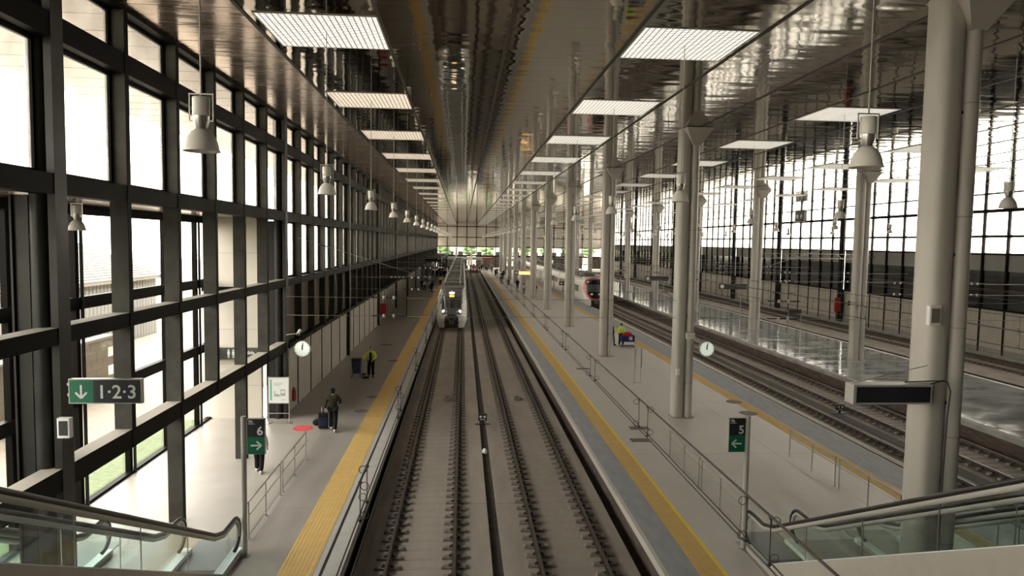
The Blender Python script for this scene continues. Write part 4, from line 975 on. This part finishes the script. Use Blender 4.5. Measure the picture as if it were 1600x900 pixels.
def person(label, loc, rz, top, legs, shoes, hair, pose=None, h=1.75, detail=False, group=None, hood=False):
    """faces -Y at rz = 0.  pose: dict with stride, arms = ((elbow, wrist) right, (elbow, wrist) left)"""
    pose = pose or {}; st = pose.get('stride', .12); k = h/1.75
    t = thing('person', label, 'person', loc, rz, group); t.scale = (k, k, k)
    J = dict(pel=(0, 0, .95), sp=(0, .0, 1.12), ch=(0, .01, 1.32), nk=(0, .0, 1.47), nk2=(0, -.01, 1.53), hd=(0, -.02, 1.61), ht=(0, -.01, 1.68))
    arms = pose.get('arms', (((-.27, .03, 1.15), (-.27, -.08, .92)), ((.27, .03, 1.15), (.27, -.08, .92))))
    legp = []
    for s in (-1, 1):
        f = s*st; legp.append([(s*.10, 0, .90), (s*.11, -.06-f*.5, .50), (s*.115, -f+.02*(1 if f < 0 else 0), .09), (s*.13, -f-.13, .035)])
    V = [J['pel'], J['sp'], J['ch'], J['nk'], J['nk2'], J['hd'], J['ht']]; R = [(.12, .09), (.10, .08), (.11, .07), (.05, .045), (.052, .052), (.082, .09), (.06, .07)]; Ed = [(i, i+1) for i in range(6)]
    def chain(start, pts, rr):
        p = start
        for q, r in zip(pts, rr): V.append(q); R.append(r); Ed.append((p, len(V)-1)); p = len(V)-1
        return p
    for s, (el, wr) in zip((-1, 1), arms):
        e = chain(2, [(s*.17, .01, 1.40), el, wr], [.055, .04, .027])
        d = (Vector(wr)-Vector(el)).normalized(); pm = Vector(wr)+d*.07; pe = chain(e, [tuple(pm)], [(.035, .02)])
        if detail:
            side = d.cross(Vector((s, 0, 0)));
            if side.length < .1: side = d.cross(Vector((0, 1, 0)))
            side.normalize()
            for fi, ln in enumerate((.065, .075, .07, .055)):
                b0 = pm+side*(fi-1.5)*.021+d*.03; chain(pe, [tuple(b0), tuple(b0+d*ln*.6), tuple(b0+d*ln*.9+Vector((-s*.02, 0, 0)))], [.010, .009, .007])
            tb0 = pm-side*.045-d*.01; chain(pe, [tuple(tb0), tuple(tb0+d*.04-side*.012)], [.011, .008])
    for lp in legp: chain(0, lp, [.085, .055, .04, .03])
    skin_obj('body', V, Ed, R, M_skin, 1, t)
    # face: nose and ears as small relief of the head, eyes
    b = MB(); b.ball((0, -.115, 1.615), (.012, .018, .02), M_skin, 6, 5)
    for s in (-1, 1): b.ball((s*.082, -.01, 1.62), (.012, .022, .03), M_skin, 6, 5)
    b.build('nose_and_ears', t)
    if detail:
        b = MB()
        for s in (-1, 1): b.ball((s*.032, -.104, 1.64), (.012, .006, .007), M_dk, 6, 4)
        b.box(-.025, .025, -.108, -.1, 1.568, 1.574, CL['red']); b.build('eyes_and_mouth', t)
    # jacket
    V2 = [(0, 0, .90), J['sp'], J['ch'], (0, 0, 1.475)]; R2 = [(.19, .145), (.185, .14), (.205, .15), (.10, .095)]; E2 = [(0, 1), (1, 2), (2, 3)]
    for s, (el, wr) in zip((-1, 1), arms):
        p = 2
        for q, r in zip([(s*.18, .01, 1.395), el, tuple(Vector(el)+(Vector(wr)-Vector(el))*.93)], [.10, .082, .062]): V2.append(q); R2.append(r); E2.append((p, len(V2)-1)); p = len(V2)-1
    skin_obj('jacket', V2, E2, R2, top, 1, t)
    V3 = [(0, 0, .97)]; R3 = [(.17, .13)]; E3 = []
    for lp in legp:
        p = 0
        for q, r in zip(lp[:3], [.125, .098, .085]): V3.append(q); R3.append(r); E3.append((p, len(V3)-1)); p = len(V3)-1
    skin_obj('trousers', V3, E3, R3, legs, 1, t)
    for lp in legp:
        b = MB(); a = lp[2]; b.ball((a[0], a[1]-.06, .045), (.05, .14, .05), shoes, 10, 6); b.ball((a[0], a[1]+.02, .07), (.046, .06, .06), shoes, 8, 6); b.build('shoe', t)
    b = MB()
    if not hood: b.ball((0, .012, 1.665), (.094, .105, .085), hair, 12, 8); b.ball((0, .045, 1.61), (.085, .07, .09), hair, 12, 8)
    b.build('hair', t)
    return t
# walking away with a suitcase
p1 = person('person seen from behind in a dark olive quilted jacket, pulling a black suitcase', (-5.25, 28.3, 0), PI, CL['olive'], CL['black'], CL['shoe'], CL['hair'], dict(stride=.22, arms=(((-.30, -.02, 1.17), (-.2, -.22, 1.1)), ((.29, .05, 1.14), (.30, .02, .90)))), 1.78, True)
b = MB()
for s in (-1, 1): b.box(s*.178-.004, s*.178+.004, -.012, .012, .15, .88, CL['white'])
b.build('side_stripe', p1)
t = thing('rolling_suitcase', 'black rolling suitcase behind the person in the olive jacket', 'suitcase', (-5.68, 28.6, 0)); b = MB(); b.rbox(-.21, .21, -.13, .13, .06, .66, .06, CL['black']); b.build('shell', t)
b = MB(); b.rbox(-.17, .17, -.17, -.13, .15, .5, .02, CL['navy']); b.build('front_pocket', t)
for s in (-1, 1): b = MB(); b.disc((s*.16-.02, -.0, .05), .05, .04, M_dk, 'x', 12); b.build('wheel', t)
b = MB(); b.tube([(-.1, .08, .66), (-.1, .08, .9), (.1, .08, .9), (.1, .08, .66)], .012, M_ss, 6); b.build('handle', t)
t = thing('shoulder_bag', 'small black bag lying beside the rolling suitcase', 'bag', (-6.05, 29.1, 0)); b = MB(); b.ball((0, 0, .14), (.2, .12, .14), CL['black'], 12, 8); b.build('body', t); b = MB(); b.tube([(-.15, 0, .2), (0, 0, .34), (.15, 0, .2)], .012, CL['black'], 6); b.build('strap', t)
# cleaner
p2 = person('cleaner in a yellow high-visibility jacket and black trousers holding a dustpan pole', (-5.2, 39.6, 0), .1, CL['hivis'], CL['black'], CL['black'], CL['bald'], dict(stride=.1, arms=(((-.34, -.08, 1.2), (-.46, -.28, 1.06)), ((.27, .0, 1.15), (.12, -.2, 1.0)))), 1.78, True)
b = MB()
for z in (.98, 1.12): b.lathe([(.185, z), (.192, z+.03), (.185, z+.06)], CL['white'], 20)
b.v = [(v[0], v[1]*.76, v[2]) for v in b.v]; b.build('reflective_band', p2)
b = MB(); b.box(-.08, .05, -.165, -.12, .93, 1.42, CL['black']); b.build('open_front', p2)
t = thing('long_dustpan', 'long-handled black dustpan held by the cleaner', 'dustpan', (-5.42, 39.25, 0)); b = MB(); b.tube([(.1, 0, 1.0), (-.02, 0, .12)], .014, M_ss, 6); b.build('handle', t); b = MB(); b.box(-.2, .16, -.16, .12, 0.0, .1, M_dk); b.box(-.2, .16, -.16, -.14, .1, .12, M_dk); b.build('pan', t)
t = thing('cleaning_cart', 'blue bag cleaning cart with black lid beside the cleaner', 'cart', (-6.0, 39.6, 0))
t.scale = (.8, .9, 1.1)
b = MB(); b.add([(-.26, -.22, .2), (.26, -.22, .2), (.26, .22, .2), (-.26, .22, .2), (-.33, -.27, .9), (.33, -.27, .9), (.33, .27, .9), (-.33, .27, .9)], [(0, 1, 2, 3), (4, 5, 6, 7), (0, 1, 5, 4), (1, 2, 6, 5), (2, 3, 7, 6), (3, 0, 4, 7)], cloth('blue_bag', (.09, .11, .20))); b.build('bag', t)
b = MB(); b.rbox(-.36, .36, -.3, .3, .9, .97, .05, M_dk); b.build('lid', t)
b = MB()
for sx_ in (-.32, .32):
    for sy_ in (-.26, .26): b.tube([(sx_, sy_, .1), (sx_, sy_, .95)], .013, M_ss, 6)
b.tube([(-.32, -.26, .15), (.32, -.26, .15), (.32, .26, .15), (-.32, .26, .15), (-.32, -.26, .15)], .015, M_ss, 6); b.build('frame', t)
for sx_ in (-.32, .32):
    for sy_ in (-.26, .26): b = MB(); b.disc((sx_-.02, sy_, .065), .065, .04, M_dk, 'x', 12); b.build('wheel', t)
t = thing('black_broom', 'black broom head and pole lying on the platform beside the cleaning cart', 'broom', (-5.72, 40.15, 0)); b = MB(); b.rbox(-.2, .2, -.06, .06, .0, .1, .02, M_dk); b.build('head', t); b = MB(); b.tube([(0, 0, .1), (.05, .2, .75)], .012, M_ss, 6); b.build('handle', t)
# person behind sign 6
person('person in wide black trousers and white shoes, upper half hidden behind the sign 6', (-6.75, 23.2, 0), PI, CL['white'], CL['black'], CL['shoe'], CL['hair'], dict(stride=.14), 1.62, True)
# two people with luggage cart
person('person in a black jacket and jeans beside the third pale column', (11.55, 52.2, 0), .9, CL['black'], CL['jeans'], CL['black'], CL['hair'], dict(stride=.16), 1.75)
person('worker in a yellow high-visibility top behind the blue cart', (12.25, 52.0, 0), 0, CL['hivis'], CL['navy'], CL['black'], CL['hair'], dict(stride=.1, arms=(((-.27, -.08, 1.16), (-.22, -.3, 1.0)), ((.27, -.08, 1.16), (.22, -.3, 1.0)))), 1.75)
t = thing('cleaning_cart', 'blue and red cleaning cart pushed by the worker on the middle platform', 'cart', (12.55, 51.2, 0))
b = MB(); b.rbox(-.5, .5, -.3, .3, .45, .92, .06, cloth('blue_bag2', (.03, .04, .14))); b.build('bag', t)
b = MB(); b.ball((-.05, -.1, .98), (.4, .25, .22), CL['red'], 12, 8); b.box(.05, .3, -.33, -.3, .6, .85, CL['white']); b.build('red_sack', t)
b = MB(); b.tube([(-.48, -.28, .12), (-.48, -.28, 1.0)], .02, M_dk, 6); b.tube([(.48, -.28, .12), (.48, -.28, .5)], .02, M_ss, 6); b.box(-.5, .5, -.3, .3, .12, .16, M_dk); b.build('frame', t)
for sx_ in (-.45, .45):
    for sy_ in (-.26, .26): b = MB(); b.disc((sx_-.02, sy_, .075), .075, .04, M_dk, 'x', 12); b.build('wheel', t)
# stroller group
t = thing('wheelchair', 'dark wheelchair or pushchair parked on the far part of the middle platform', 'wheelchair', (10.4, 100, 0))
b = MB(); b.box(-.25, .25, -.25, .25, .45, .52, M_dk); b.box(-.25, .25, .2, .26, .5, 1.0, M_dk); b.build('seat', t)
for s in (-.3, .3): b = MB(); b.tube([(s, .05+.3*math.cos(a*PI/8), .3+.3*math.sin(a*PI/8)) for a in range(17)], .025, M_dk, 6); b.build('wheel', t)
b = MB(); b.tube([(-.27, -.3, .1), (-.27, -.2, .5), (.27, -.2, .5), (.27, -.3, .1)], .02, M_ss, 6); b.build('frame', t)
# far passengers: prototypes and copies with their own clothes
walk = dict(stride=.2); stand = dict(stride=.03)
FP = [person('', (0, -500, 0), 0, CL['black'], CL['black'], CL['black'], CL['hair'], walk, 1.72), person('', (0, -500, 0), 0, CL['navy'], CL['jeans'], CL['black'], CL['hair'], stand, 1.7)]
far = [(-8+1.5, 111, 'black', 'black', 0, 'in a long black coat nearest the concrete wall'), (-5.9, 108, 'white', 'black', 0, 'in a white top and dark trousers by the ochre strip'), (-5.2, 108.5, 'white', 'jeans', 1, 'in a pale top walking beside another in white'),
       (-4.7, 106, 'black', 'black', 1, 'in black close to the ochre strip'), (-3.9, 122, 'hivis', 'black', 0, 'in a yellow top beside the white train'), (-5.4, 128, 'grey', 'navy', 1, 'in grey behind the yellow-topped one'),
       (-5.6, 150, 'black', 'black', 0, 'in black walking far up the first platform'), (-4.9, 153, 'tan', 'black', 1, 'in a tan coat far up the first platform'), (-4.2, 158, 'white', 'navy', 0, 'in white far up the first platform'), (-3.9, 149, 'navy', 'black', 1, 'in navy close to the train beyond the canopy edge'),
       (-5.3, 165, 'black', 'jeans', 0, 'in black and jeans near the canopy posts'), (-4.4, 170, 'grey', 'black', 1, 'in grey near the train end'), (-3.6, 176, 'navy', 'black', 0, 'in navy at the platform head'), (-6.3, 172, 'red', 'black', 1, 'in a red top at the platform head'),
       (-1.8, 191, 'black', 'black', 1, 'in black behind the first buffer stop'), (.4, 190.5, 'black', 'jeans', 0, 'in black between the two buffer stops'), (2.9, 192, 'red', 'black', 1, 'in red behind the empty track'), (5.2, 190, 'black', 'black', 0, 'in black at the head of the middle platform'),
       (6.6, 186, 'grey', 'black', 1, 'in grey by the red kiosk'), (7.6, 180, 'black', 'navy', 0, 'in black and navy near the red kiosk'), (8.3, 166, 'tan', 'black', 0, 'in tan walking towards the amber board'), (7.5, 158, 'black', 'black', 1, 'in black far beyond the amber board'),
       (9.0, 152, 'navy', 'jeans', 0, 'in navy and jeans beyond the amber board'), (8.2, 143, 'black', 'black', 0, 'in a black coat striding beyond the amber board'), (7.2, 128, 'black', 'jeans', 0, 'in a black jacket left of the amber board pole'), (8.3, 124, 'tan', 'black', 1, 'in a brown coat before the amber board'),
       (9.2, 115, 'black', 'black', 0, 'all in black walking by the wheelchair'), (10.9, 102.4, 'black', 'navy', 1, 'in black standing behind the wheelchair'), (9.2, 103, 'white', 'grey', 1, 'in white beside the wheelchair'),
       (24.6, 150, 'black', 'black', 1, 'in black far along the shiny platform'), (25.6, 160, 'navy', 'black', 0, 'in navy far along the shiny platform')]
xs = [('grey', 'jeans'), ('black', 'tan'), ('white', 'black'), ('tan', 'jeans'), ('navy', 'grey'), ('red', 'jeans'), ('olive', 'black'), ('grey', 'tan'), ('white', 'grey'), ('olive', 'jeans'), ('black', 'grey'), ('navy', 'tan'), ('tan', 'navy'), ('red', 'navy'), ('white', 'tan'), ('olive', 'grey')]
for n, (c1, c2) in enumerate(xs): far.append((-6.6+(n*1.37) % 3.6 if n < 9 else -5+n*.8+(n % 3), 154+n*2.6 if n < 9 else 189.5+(n % 4)*1.6, c1, c2, n % 2, f'in {c1} top and {c2} trousers in the crowd at the far end'))
used = [False, False]
for n, (x, y, c1, c2, pi, lab) in enumerate(far):
    src = FP[pi]; rz = random.choice((0, 0, PI, .4, -.5)); lb = 'distant person '+lab
    o = src if not used[pi] else dup(src)
    if not used[pi]: used[pi] = True
    o.location = (x, y, 0); o.rotation_euler = (0, 0, rz); o['label'] = lb; o['group'] = 'distant passengers'
    for ch in o.children:
        for nm, cc in (('jacket', c1), ('trousers', c2)):
            if ch.name.startswith(nm): ch.material_slots[0].link = 'OBJECT'; ch.material_slots[0].material = CL[cc]
